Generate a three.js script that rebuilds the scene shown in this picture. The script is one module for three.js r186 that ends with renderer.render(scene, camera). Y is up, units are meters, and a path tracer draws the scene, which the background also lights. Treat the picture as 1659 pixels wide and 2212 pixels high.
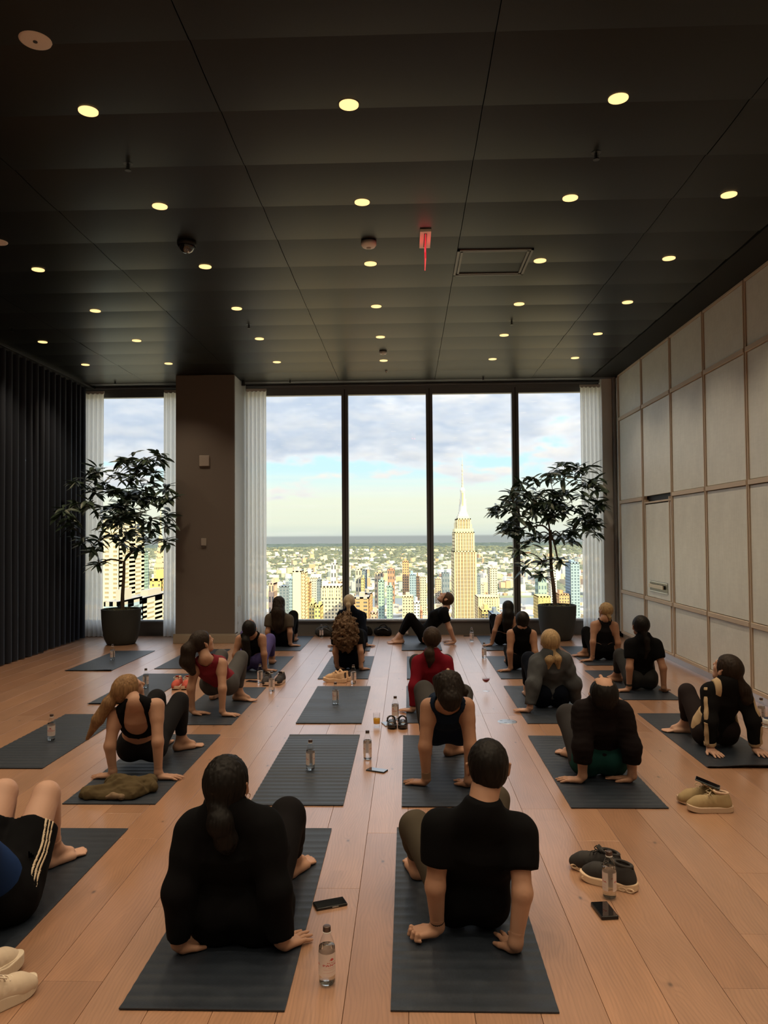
import * as THREE from 'three';
import { mergeGeometries } from 'three/addons/utils/BufferGeometryUtils.js';
import { RoundedBoxGeometry } from 'three/addons/geometries/RoundedBoxGeometry.js';

// ---------- camera, sky, sun, exposure ----------
const scene = new THREE.Scene();
const renderer = new THREE.WebGLRenderer({ antialias: true });
renderer.toneMapping = THREE.LinearToneMapping;
renderer.toneMappingExposure = 1.12;
renderer.shadowMap.enabled = true;

const camera = new THREE.PerspectiveCamera(67.668, 1659 / 2212, 0.05, 60000);
camera.position.set(0, 1.73, 0);
camera.quaternion.setFromRotationMatrix(new THREE.Matrix4().makeBasis(
  new THREE.Vector3(0.999508, -0.006997, -0.030577), new THREE.Vector3(0.007941, 0.999492, 0.03088), new THREE.Vector3(0.030346, -0.031108, 0.999055)));

const SUN_DIR = new THREE.Vector3(0.62, 0.36, 0.74).normalize();
const sun = new THREE.DirectionalLight(new THREE.Color(1.0, 0.81, 0.38), 6.3);
sun.position.copy(SUN_DIR).multiplyScalar(3000);
sun.position.z -= 1500; sun.target.position.set(0, 0, -1500);
sun.castShadow = true;
Object.assign(sun.shadow.camera, { left: -4000, right: 4000, top: 4000, bottom: -4000, near: 1, far: 12000 });
sun.name = 'sun';
scene.add(sun, sun.target);
const LAMP_POWER = 5.0;          // candela of each recessed downlight
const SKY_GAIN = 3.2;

// ---------- random numbers and noise ----------
function rng(seed) { let s = seed >>> 0; return () => { s = (s + 0x6d2b79f5) | 0; let t = Math.imul(s ^ (s >>> 15), 1 | s); t = (t + Math.imul(t ^ (t >>> 7), 61 | t)) ^ t; return ((t ^ (t >>> 14)) >>> 0) / 4294967296; }; }
const clamp = THREE.MathUtils.clamp, lerp = THREE.MathUtils.lerp;
const sstep = (a, b, x) => { const t = clamp((x - a) / (b - a), 0, 1); return t * t * (3 - 2 * t); };
function hash3(x, y, z) { let h = Math.imul(x, 374761393) ^ Math.imul(y, 668265263) ^ Math.imul(z, 2147483647 - 1234567); h = Math.imul(h ^ (h >>> 13), 1274126177); h ^= h >>> 16; return (h >>> 0) / 4294967296; }
function vnoise(x, y, z = 0) {
  const ix = Math.floor(x), iy = Math.floor(y), iz = Math.floor(z); let fx = x - ix, fy = y - iy, fz = z - iz;
  fx = fx * fx * (3 - 2 * fx); fy = fy * fy * (3 - 2 * fy); fz = fz * fz * (3 - 2 * fz);
  const c = (a, b, d) => hash3(ix + a, iy + b, iz + d);
  const l = (a, b, t) => a + (b - a) * t;
  return l(l(l(c(0, 0, 0), c(1, 0, 0), fx), l(c(0, 1, 0), c(1, 1, 0), fx), fy), l(l(c(0, 0, 1), c(1, 0, 1), fx), l(c(0, 1, 1), c(1, 1, 1), fx), fy), fz);
}
function fbm(x, y, z = 0, n = 4) { let s = 0, a = 0.5, t = 0; for (let i = 0; i < n; i++) { s += a * vnoise(x, y, z); t += a; a *= 0.5; x = x * 2.03 + 11.3; y = y * 2.03 + 7.7; z = z * 2.03 + 3.1; } return s / t; }

// ---------- the sky: broken evening cloud over a pale clear band ----------
{
  const W = 4096, H = 2048, data = new Uint8Array(W * H * 4);
  const mix = (a, b, t) => [a[0] + (b[0] - a[0]) * t, a[1] + (b[1] - a[1]) * t, a[2] + (b[2] - a[2]) * t];
  // periodic noise round the horizon: sample on a cylinder
  const cyl = (az, el, fa, fe, o, n) => fbm(Math.cos(az) * fa + o, Math.sin(az) * fa + o * 1.7, el * fe + o * 0.3, n);
  const clearAt = (e) => {
    const c0 = [214, 226, 214], c1 = [232, 238, 217], c2 = [226, 238, 226], c3 = [196, 232, 238], c4 = [160, 204, 232], c5 = [108, 160, 214];
    if (e < 1) return mix(c0, c1, e); if (e < 2.6) return c1; if (e < 3.4) return mix(c1, c2, (e - 2.6) / 0.8); if (e < 5) return mix(c2, c3, (e - 3.4) / 1.6);
    if (e < 14) return mix(c3, c4, (e - 5) / 9); return mix(c4, c5, clamp((e - 14) / 50, 0, 1));
  };
  const den = (az, e) => {
    const per = 1 / (0.35 + 0.09 * e);               // cloud rows flatten towards the horizon
    const w = cyl(az, e, 6, 0.25, 3.1, 3) - 0.5;
    let d = cyl(az, e + w * 1.6, 9, 0.62 * (0.5 + per * 0.6), 0.7, 5) * 0.62 + cyl(az, e + w, 26, 2.3 * (0.4 + per * 0.6), 5.3, 5) * 0.38;
    const cover = 0.13 * sstep(3.2, 4.8, e) + 0.10 * sstep(5.0, 7.5, e) + 0.03 * sstep(7.5, 9.5, e) - 0.10 * sstep(14, 40, e);
    d += cover - 0.16 * sstep(4.2, 2.2, e);
    return d;
  };
  // the texture holds a third of the radiance (SKY_GAIN puts it back), so that an upper sky brightened to add daylight indoors fits; its gain follows the CIE overcast sky, (1 + 2 sin e) / 3
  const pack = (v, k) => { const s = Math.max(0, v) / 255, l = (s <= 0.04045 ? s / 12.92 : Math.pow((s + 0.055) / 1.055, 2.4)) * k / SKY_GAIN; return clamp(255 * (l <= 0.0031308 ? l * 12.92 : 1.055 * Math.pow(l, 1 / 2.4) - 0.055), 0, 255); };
  for (let y = 0; y < H; y++) {
    const e = ((y + 0.5) / H - 0.5) * 180;
    const band = e > -1 && e < 26;
    for (let x = 0; x < W; x++) {
      const fine = band && Math.abs(x / W - 0.25) < 0.11;
      const i = (y * W + x) * 4;
      if (e < -0.5) { data[i] = 96; data[i + 1] = 102; data[i + 2] = 100; data[i + 3] = 255; continue; }
      if (!fine && (x % 8 || (y % 4 && y < H - 1))) { const sx = x - x % 8, sy = y % 4 ? y - y % 4 : y; const j = (sy * W + sx) * 4; if (j !== i) { data[i] = data[j]; data[i + 1] = data[j + 1]; data[i + 2] = data[j + 2]; data[i + 3] = 255; continue; } }
      const az = (x + 0.5) / W * 2 * Math.PI;
      const ee = Math.max(e, 0);
      let c = clearAt(ee);
      const streak = cyl(az, ee, 5, 3.2, 9.1, 3);
      c = mix(c, [238, 240, 226], 0.5 * sstep(0.5, 0.7, streak) * sstep(6, 2, ee));
      const d = den(az, ee), a = sstep(0.5, 0.6, d);
      if (a > 0.001) {
        const up = den(az, ee + 0.35 + ee * 0.02), lit = clamp((d - up) * 6 + 0.35, 0, 1), thick = sstep(0.52, 0.78, d);
        let cc = mix([230, 231, 230], [170, 183, 200], clamp(thick * 1.1 + 0.05, 0, 1));
        cc = mix(cc, [246, 236, 220], lit * (1 - thick * 0.6) * 0.9);
        cc = mix(cc, [222, 226, 232], 0.4 * cyl(az, ee, 60, 4, 2.2, 3));
        c = mix(c, cc, a * 0.96);
      }
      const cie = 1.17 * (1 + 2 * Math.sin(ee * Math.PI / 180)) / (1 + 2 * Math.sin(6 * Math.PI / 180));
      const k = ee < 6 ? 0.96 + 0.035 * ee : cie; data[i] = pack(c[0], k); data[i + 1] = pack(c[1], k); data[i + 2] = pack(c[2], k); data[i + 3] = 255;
    }
  }
  const t = new THREE.DataTexture(data, W, H, THREE.RGBAFormat);
  t.colorSpace = THREE.SRGBColorSpace; t.mapping = THREE.EquirectangularReflectionMapping; t.magFilter = THREE.LinearFilter; t.needsUpdate = true;
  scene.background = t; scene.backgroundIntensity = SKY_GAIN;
  scene.backgroundRotation.y = 0;
}

// ---------- helpers ----------
const used = new Map();
function numbered(name) { const n = used.get(name) || 0; used.set(name, n + 1); return n ? name + '_' + String(n).padStart(3, '0') : name; }
const shadows = (o) => { o.castShadow = true; o.receiveShadow = true; return o; };
function mesh(name, geo, mat, parent, pos) { const m = shadows(new THREE.Mesh(geo, mat)); m.name = name; if (pos) m.position.set(...pos); if (parent) parent.add(m); return m; }
function tag(o, label, category, group, kind) { o.userData.label = label; if (category) o.userData.category = category; if (group) o.userData.group = group; if (kind) o.userData.kind = kind; return o; }
function thing(name, label, category, pos = [0, 0, 0], turn = 0, group) { const o = new THREE.Group(); o.name = numbered(name); scene.add(o); o.position.set(...pos); o.rotation.y = turn; return tag(o, label, category, group); }
function struct(name, geo, mat, pos) { const m = geo ? mesh(numbered(name), geo, mat, scene, pos) : new THREE.Group(); if (!geo) { m.name = numbered(name); scene.add(m); if (pos) m.position.set(...pos); } m.userData.kind = 'structure'; return m; }
const std = (color, roughness = 0.7, extra = {}) => new THREE.MeshStandardMaterial({ color: Array.isArray(color) ? new THREE.Color(...color) : new THREE.Color(color), roughness, ...extra });
const phys = (color, roughness = 0.5, extra = {}) => new THREE.MeshPhysicalMaterial({ color: Array.isArray(color) ? new THREE.Color(...color) : new THREE.Color(color), roughness, ...extra });
// box given by its bounds, uv in metres
function bx(x0, x1, y0, y1, z0, z1) {
  const g = new THREE.BoxGeometry(x1 - x0, y1 - y0, z1 - z0); g.translate((x0 + x1) / 2, (y0 + y1) / 2, (z0 + z1) / 2); return g;
}
function rbx(x0, x1, y0, y1, z0, z1, r = 0.004, seg = 1) { const g = new RoundedBoxGeometry(x1 - x0, y1 - y0, z1 - z0, seg, r); g.translate((x0 + x1) / 2, (y0 + y1) / 2, (z0 + z1) / 2); return g; }
function merge(list) { return mergeGeometries(list.map((g) => { const q = g.index ? g.toNonIndexed() : g; for (const k of Object.keys(q.attributes)) if (!['position', 'normal', 'uv'].includes(k)) q.deleteAttribute(k); return q; }), false); }
function lathe(pts, seg = 24) { return new THREE.LatheGeometry(pts.map((p) => new THREE.Vector2(p[0], p[1])), seg); }
function tube(pts, r, seg = 16, rad = 6, closed = false) { return new THREE.TubeGeometry(new THREE.CatmullRomCurve3(pts.map((p) => new THREE.Vector3(...p)), closed), seg, r, rad, closed); }
function dataTex(w, h, fn, srgb = true) {
  const d = new Uint8Array(w * h * 4);
  for (let y = 0; y < h; y++) for (let x = 0; x < w; x++) { const c = fn(x / w, y / h, x, y), i = (y * w + x) * 4; d[i] = clamp(c[0], 0, 255); d[i + 1] = clamp(c[1], 0, 255); d[i + 2] = clamp(c[2], 0, 255); d[i + 3] = 255; }
  const t = new THREE.DataTexture(d, w, h, THREE.RGBAFormat); t.wrapS = t.wrapT = THREE.RepeatWrapping; t.magFilter = THREE.LinearFilter; if (srgb) t.colorSpace = THREE.SRGBColorSpace; t.needsUpdate = true; return t;
}
// ---------- room shell ----------
const CEIL = 4.40, XL = -5.95, XR = 3.6, ZB = 3.0, ZW = -13.4;
const M = {};
M.darkPaint = phys([0.009, 0.0105, 0.0105], 0.7, { specularIntensity: 0.5 });
M.ceilPanel = [0, 1, 2, 3].map((i) => phys([0.005 + i * 0.001, 0.0066 + i * 0.001, 0.006 + i * 0.001], 0.38, { specularIntensity: 0.42 }));
M.frame = std([0.15, 0.16, 0.17], 0.42, { metalness: 0.3 });
M.greyWall = std([0.42, 0.43, 0.43], 0.8);
M.pillar = std([0.16, 0.135, 0.12], 0.85);
M.base = std([0.33, 0.28, 0.22], 0.7);
M.batten = std([0.56, 0.46, 0.36], 0.55);
M.battenDark = std([0.16, 0.085, 0.06], 0.5);
M.white = std([0.75, 0.74, 0.71], 0.5);
M.black = std([0.012, 0.012, 0.013], 0.5);
M.steel = std([0.62, 0.62, 0.6], 0.3, { metalness: 1 });
M.ply = std([0.3, 0.3, 0.3], 0.9);

// floor: slab, then the oak planks one by one
{
  const slab = struct('floor', bx(XL - 0.1, XR + 0.3, -0.25, -0.02, ZW - 0.25, ZB), std([0.06, 0.04, 0.025], 0.9));
  tag(slab, 'wide oak plank floor of the studio', null);
  const r = rng(11);
  const variants = [];
  for (let v = 0; v < 6; v++) {
    const seed = v * 17.3;
    const knots = []; for (let k = 0; k < 1 + (v % 2); k++) knots.push([0.15 + 0.7 * r(), r(), 0.008 + 0.012 * r()]);
    const map = dataTex(192, 1024, (u, w) => {
      // w along the plank (about 2.6 m), u across (0.235 m)
      let cx = 0.5 + (fbm(w * 3, seed, 0, 3) - 0.5) * 0.9;
      let a = (u - cx);
      for (const [ku, kw, kr] of knots) { const dx = (u - ku) * 0.235, dy = (w - kw) * 2.6; const dd = Math.hypot(dx, dy * 0.35); a += 0.10 * Math.exp(-dd * dd / (kr * kr * 2)) * Math.sign(dx || 1); }
      const arch = Math.abs(a) * 9 + Math.sin(w * 5 + seed) * 0.7 + w * 3.2 + fbm(u * 3, w * 9, seed, 3) * 1.6;
      const ring = Math.pow(0.5 + 0.5 * Math.sin(arch * 6.283 * 1.7), 2.4) * (0.35 + 0.65 * vnoise(u * 3, w * 5, seed + 2));
      const fibre = vnoise(u * 110, w * 26, seed) * 0.6 + vnoise(u * 50, w * 6, seed + 9) * 0.4;
      const cloud = fbm(u * 2, w * 7, seed + 4, 3);
      let t = 0.80 + 0.12 * cloud - 0.075 * ring + 0.10 * (fibre - 0.5);
      let dark = 0;
      for (const [ku, kw, kr] of knots) { const dx = (u - ku) * 0.235, dy = (w - kw) * 2.6; dark += Math.exp(-(dx * dx + dy * dy * 0.3) / (kr * kr * 0.25)); }
      t -= 0.4 * Math.min(1, dark);
      return [214 * t + 4, 164 * t + 2, 132 * t];
    });
    variants.push(map);
  }
  const mats = [];
  const tints = [[1, 1, 1], [0.88, 0.84, 0.8], [1.1, 1.08, 1.04], [0.95, 0.9, 0.84]];
  variants.forEach((map, i) => tints.forEach((c, j) => { if ((i + j) % 2 === 0 || j === 0) mats.push(phys(c.map((q) => q * 0.76), 0.36, { map, bumpMap: map, bumpScale: 0.0004, clearcoat: 1, clearcoatRoughness: 0.26, ior: 1.7 })); }));
  const W = 0.2385, X0 = -0.0088;
  const geos = new Map();
  const plankGeo = (w, len) => { const k = w.toFixed(3) + '_' + len.toFixed(2); if (!geos.has(k)) { const g = new RoundedBoxGeometry(w - 0.0016, 0.02, len - 0.0016, 1, 0.0012); const p = g.attributes.position, uv = g.attributes.uv; for (let i = 0; i < p.count; i++) uv.setXY(i, p.getX(i) / 0.2385 + 0.5, p.getZ(i) / 2.6 + 0.5); geos.set(k, g); } return geos.get(k); };
  for (let k = -25; k < 16; k++) {
    let x0 = X0 + k * W, x1 = x0 + W; x0 = Math.max(x0, XL); x1 = Math.min(x1, XR); if (x1 - x0 < 0.03) continue;
    let z = ZW; const first = [0.8, 1.4, 2.0, 2.6, 1.1][Math.floor(r() * 5)]; let len = first;
    while (z < ZB - 0.01) {
      let l = Math.min(len, ZB - z); if (ZB - z - l < 0.4) l = ZB - z;
      const m = mesh('plank', plankGeo(x1 - x0, l), mats[Math.floor(r() * mats.length)], slab, [(x0 + x1) / 2, -0.01, z + l / 2]);
      if (r() < 0.5) m.rotation.y = Math.PI;
      z += l; len = [2.2, 2.6, 3.0, 2.6][Math.floor(r() * 4)];
    }
  }
}
// ceiling: slab above, bowed perforated metal panels below it
{
  const slab = struct('ceiling', bx(XL - 0.1, XR + 0.3, CEIL + 0.05, CEIL + 0.35, ZW - 0.25, ZB), M.darkPaint);
  tag(slab, 'dark ceiling of perforated metal panels with recessed spotlights', null);
  const cols = [-5.5, -4.47, -2.83, -1.15, 0.49, 2.13, 3.13], r = rng(5);
  const cache = new Map();
  const panel = (w, d) => { const k = w.toFixed(2) + d.toFixed(2); if (!cache.has(k)) {
    const g = new THREE.BoxGeometry(w - 0.006, 0.02, d - 0.006, 6, 1, 8), p = g.attributes.position;
    for (let i = 0; i < p.count; i++) { const u = p.getZ(i) / (d / 2), s = p.getX(i) / (w / 2); p.setY(i, p.getY(i) - 0.010 * (1 - u * u) * (1 - 0.3 * s * s) + 0.004 * u); }
    g.computeVertexNormals(); cache.set(k, g); } return cache.get(k); };
  const rows = 23, Z0 = -13.0, D = 0.693;
  for (let j = 0; j < rows; j++) for (let i = 0; i < 6; i++) {
    if (i === 4 && Math.abs(Z0 + (j + 0.5) * D + 7.42) < 0.3) { mesh('ceiling_panel', panel(0.9, D), M.ceilPanel[1], slab, [1.68, CEIL + 0.012, Z0 + (j + 0.5) * D]); continue; }
    const w = cols[i + 1] - cols[i];
    const m = mesh('ceiling_panel', panel(w, D), M.ceilPanel[Math.floor(r() * 4)], slab, [(cols[i] + cols[i + 1]) / 2, CEIL + 0.012 + (r() - 0.5) * 0.003, Z0 + (j + 0.5) * D]);
    m.rotation.x = (r() - 0.5) * 0.006;
  }
  // plain margins round the panel field
  mesh('margin_board', rbx(3.16, XR, CEIL, CEIL + 0.04, ZW + 0.25, ZB, 0.004), M.darkPaint, slab);
  mesh('margin_board', rbx(XL, -5.53, CEIL + 0.05, CEIL + 0.09, ZW, ZB, 0.004), M.darkPaint, slab);
  mesh('margin_board', rbx(XL, XR, CEIL - 0.005, CEIL + 0.04, -13.16, -13.03, 0.004), M.frame, slab);
  mesh('margin_board', rbx(XL, XR, CEIL + 0.01, CEIL + 0.05, -13.3, -13.18, 0.004), M.frame, slab);
  // access hatch: two nested frames and a leaf
  const h = new THREE.Group(); h.name = 'access_hatch'; slab.add(h); h.userData.label = 'square framed access hatch in the metal ceiling';
  const hx0 = 0.49, hx1 = 1.2, hz0 = -7.77, hz1 = -7.07, fr = (i, t, y) => merge([bx(hx0 + i, hx1 - i, y - 0.012, y + 0.01, hz0 + i, hz0 + i + t), bx(hx0 + i, hx1 - i, y - 0.012, y + 0.01, hz1 - i - t, hz1 - i), bx(hx0 + i, hx0 + i + t, y - 0.012, y + 0.01, hz0 + i, hz1 - i), bx(hx1 - i - t, hx1 - i, y - 0.012, y + 0.01, hz0 + i, hz1 - i)]);
  const silver = std([0.16, 0.16, 0.155], 0.45, { metalness: 0.4 });
  mesh('frame', fr(0, 0.022, CEIL - 0.004), silver, h); mesh('frame', fr(0.034, 0.02, CEIL - 0.002), silver, h);
  mesh('leaf', bx(hx0 + 0.02, hx1 - 0.02, CEIL + 0.008, CEIL + 0.02, hz0 + 0.02, hz1 - 0.02), M.darkPaint, h);
}
// walls
{
  const lw = struct('wall_left', bx(XL - 0.25, XL, 0, CEIL + 0.05, ZW - 0.2, ZB), M.greyWall);
  const bw = struct('wall_back', bx(XL - 0.25, XR + 0.3, 0, CEIL + 0.05, ZB, ZB + 0.2), M.greyWall);
  // right wall: backing, then upholstered ivory panels between oak battens
  const rw = struct('wall_right', bx(XR + 0.02, XR + 0.3, 0, CEIL + 0.05, ZW - 0.2, ZB), M.black);
  tag(rw, 'wall of ivory plaster panels held between pale oak battens', null);
  const plaster = [0, 1, 2].map((v) => { const map = dataTex(256, 256, (u, w) => { const t = 0.95 + 0.06 * (fbm(u * 6, w * 6, v * 9, 4) - 0.5) + 0.025 * (vnoise(u * 90, w * 14, v) - 0.5) + 0.02 * (vnoise(u * 14, w * 90, v + 3) - 0.5); return [236 * t, 238 * t, 234 * t]; }); return std([0.97, 0.97, 0.96], 0.45, { map, bumpMap: map, bumpScale: 0.0003 }); });
  const xs = XR - 0.04;  // face of the panels
  const zs = [-12.87]; for (let k = 0; k < 14; k++) zs.push([-11.62, -10.36, -9.2, -8.07][k] ?? -8.07 + (k - 3) * 1.15);
  const ys = [0.11, 0.78, 2.26, 3.65, 4.385];
  const bw2 = 0.05, r = rng(3);
  const geo = new Map(), pg = (h, d) => { const k = h.toFixed(2) + '_' + d.toFixed(2); if (!geo.has(k)) geo.set(k, new RoundedBoxGeometry(0.03, h, d, 2, 0.006)); return geo.get(k); };
  const panel = (y0, y1, z0, z1) => { mesh('panel', pg(y1 - y0, z1 - z0), plaster[Math.floor(r() * 3)], rw, [xs + 0.016, (y0 + y1) / 2, (z0 + z1) / 2]); };
  const batten = (y0, y1, z0, z1, proud = 0.0) => mesh('batten', rbx(xs - 0.012 - proud, xs + 0.05, y0, y1, z0, z1, 0.003), M.batten, rw);
  for (let i = 0; i < zs.length - 1; i++) {
    if (zs[i] > ZB) break;
    const z0 = zs[i], z1 = Math.min(zs[i + 1], ZB), doorBay = i === 1;
    for (let k = 0; k < 4; k++) {
      const y0 = ys[k] + (k ? 0.032 : 0.02), y1 = ys[k + 1] - (k < 3 ? 0.032 : 0.02);
      if (doorBay && k < 2) continue;
      panel(y0, y1, z0 + 0.035, z1 - 0.035);
      if (k < 3) batten(ys[k + 1] - 0.026, ys[k + 1] + 0.026, z0 + 0.022, z1 - 0.022, 0.006);
    }
    if (!doorBay) batten(0.085, 0.125, z0 + 0.02, z1 - 0.02);
    batten(4.37, 4.398, z0 + 0.02, z1 - 0.02);
  }
  for (const z of zs) { if (z > ZB) continue; for (const s of [-1, 1]) mesh('batten', rbx(xs - 0.012, xs + 0.05, 0.085, 4.398, z + s * 0.021 - 0.0085, z + s * 0.021 + 0.0085, 0.002), M.batten, rw); mesh('joint_strip', bx(xs + 0.004, xs + 0.05, 0.085, 4.398, z - 0.0125, z + 0.0125), M.battenDark, rw); }
  mesh('recessed_plinth', bx(xs + 0.02, XR + 0.02, 0, 0.085, -12.9, ZB), M.steel, rw);
  // narrow panel beside the door corner and the end pilaster
  mesh('panel', rbx(xs, XR + 0.02, 0.1, 4.38, -13.12, -12.9, 0.004), plaster[0], rw);
  // jib door in the second bay
  const d = struct('door_1', null, null); tag(d, 'narrow jib door flush in the ivory panel wall', null);
  const dz0 = -11.59, dz1 = -10.39;
  for (const z of [dz0 + 0.06, dz1 - 0.09]) mesh('stile', rbx(xs - 0.008, xs + 0.05, 0.085, 2.24, z - 0.014, z + 0.014, 0.003), M.batten, d);
  mesh('head_rail', rbx(xs - 0.008, xs + 0.05, 2.18, 2.205, dz0 + 0.02, dz1 - 0.02, 0.003), M.batten, d);
  for (const [a, b] of [[dz0 + 0.015, dz0 + 0.04], [dz1 - 0.07, dz1 - 0.015]]) mesh('jamb_panel', rbx(xs + 0.004, xs + 0.04, 0.1, 2.17, a, b, 0.002), plaster[1], d);
  mesh('door_panel', rbx(xs, xs + 0.03, 0.812, 2.165, dz0 + 0.08, dz1 - 0.11, 0.005), plaster[0], d);
  mesh('door_panel', rbx(xs, xs + 0.03, 0.12, 0.748, dz0 + 0.08, dz1 - 0.11, 0.005), plaster[2], d);
  mesh('rail', rbx(xs - 0.016, xs + 0.05, 0.754, 0.806, dz0 + 0.02, dz1 - 0.02, 0.003), M.batten, d);
  mesh('rail', rbx(xs - 0.01, xs + 0.05, 0.085, 0.115, dz0 + 0.02, dz1 - 0.02, 0.003), M.batten, d);
  const hp = mesh('handle', rbx(xs - 0.004, xs + 0.002, 0.9, 1.05, dz0 + 0.22, dz1 - 0.2, 0.002), std([0.02, 0.02, 0.02], 0.25, { metalness: 0.8 }), d);
  hp.userData.label = 'recessed steel pull with a pale bar';
  mesh('handle_bar', rbx(xs - 0.03, xs - 0.012, 0.952, 1.005, dz0 + 0.24, dz1 - 0.34, 0.004), std([0.62, 0.55, 0.42], 0.4), hp);
  mesh('handle_bar', rbx(xs - 0.012, xs - 0.002, 1.035, 1.045, dz0 + 0.22, dz1 - 0.2, 0.002), M.steel, hp);
  mesh('handle_bar', rbx(xs - 0.012, xs - 0.002, 0.902, 0.912, dz0 + 0.22, dz1 - 0.2, 0.002), M.steel, hp);
  // dark end frame and white pilaster between the panel wall and the window
  const pil = struct('trim_1', rbx(3.35, 3.52, 0, CEIL + 0.04, ZW + 0.02, -13.14, 0.006), std([0.66, 0.67, 0.67], 0.7));
  mesh('edge_profile', rbx(3.52, 3.552, 0, CEIL + 0.03, -13.2, -13.02, 0.004), std([0.2, 0.19, 0.185], 0.5), pil);
  mesh('edge_profile', rbx(3.552, 3.64, 0, CEIL + 0.03, -13.2, -13.12, 0.004), M.black, pil);
  // window wall: curb, head, and the solid piece behind the pillar
  const ww = struct('wall_window', bx(XL - 0.1, XR + 0.3, 0, 0.235, ZW - 0.2, ZW + 0.02), std([0.13, 0.125, 0.12], 0.6));
  mesh('head', bx(XL - 0.1, XR + 0.3, 4.3, CEIL + 0.05, ZW - 0.2, ZW + 0.06), M.frame, ww);
  mesh('head_strip', rbx(XL, XR, 4.36, 4.385, ZW + 0.06, ZW + 0.11, 0.003), M.frame, ww);
  mesh('pier', bx(-3.8, -2.83, 0.2, CEIL, ZW - 0.2, ZW + 0.02), M.greyWall, ww);
  mesh('end_pier', bx(XL - 0.1, -5.82, 0.2, CEIL, ZW - 0.2, ZW + 0.02), M.greyWall, ww);
  mesh('sill_profile', rbx(XL, XR, 0.232, 0.262, ZW - 0.06, ZW + 0.045, 0.004), std([0.3, 0.32, 0.34], 0.35, { metalness: 0.7 }), ww);
  // pillar with plinth
  const p = struct('pillar', rbx(-3.8, -2.83, 0, CEIL, ZW + 0.02, -12.42, 0.006), M.pillar); tag(p, 'square taupe pillar beside the window', null);
  mesh('window_lit_face', rbx(-2.832, -2.822, 0.16, CEIL - 0.01, ZW + 0.1, -12.44, 0.002), std([0.5, 0.52, 0.52], 0.6), p);  // paler sheet over the taupe: window light put into the colour
  const bb = struct('baseboard_pillar', merge([rbx(-3.83, -2.80, 0, 0.135, -12.42, -12.385, 0.004), rbx(-3.83, -2.80, 0.135, 0.15, -12.42, -12.4, 0.004), rbx(-2.83, -2.80, 0, 0.135, ZW + 0.02, -12.4, 0.004), rbx(-3.83, -3.8, 0, 0.135, ZW + 0.02, -12.4, 0.004)]), M.base);
}
// windows: frames, mullions and panes
{
  const glass = phys([1, 1, 1], 0, { transmission: 1, thickness: 0, ior: 1.5 });
  const mk = (n, x0, x1, mull, label) => {
    const w = struct('window_' + n, null, null); tag(w, label, null);
    mesh('head_frame', rbx(x0, x1, 4.215, 4.31, ZW - 0.06, ZW + 0.05, 0.004), M.frame, w);
    mesh('sill_frame', rbx(x0, x1, 0.255, 0.275, ZW - 0.06, ZW + 0.01, 0.004), M.steel, w);
    const edges = [x0 - 0.03, ...mull, x1 + 0.03];
    for (const m of mull) { const f = mesh('mullion', rbx(m - 0.058, m + 0.058, 0.25, 4.31, ZW - 0.07, ZW + 0.06, 0.006), M.frame, w); mesh('gasket', bx(m - 0.008, m + 0.008, 0.25, 4.31, ZW + 0.06, ZW + 0.063), M.black, f); }
    for (const m of [x0, x1]) mesh('side_frame', rbx(m - 0.03, m + 0.03, 0.25, 4.31, ZW - 0.06, ZW + 0.05, 0.004), M.frame, w);
    for (let i = 0; i < edges.length - 1; i++) { const g = new THREE.PlaneGeometry(edges[i + 1] - edges[i] - 0.06, 3.96); mesh('pane', g, glass, w, [(edges[i] + edges[i + 1]) / 2, 2.245, ZW - 0.01]); }
  };
  mk(1, -2.83, 3.38, [-1.085, 0.4, 1.9], 'wide window with three dark mullions looking over the city');
  mk(2, -5.82, -3.8, [], 'tall narrow window between the dark curtain and the pillar');
}
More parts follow.
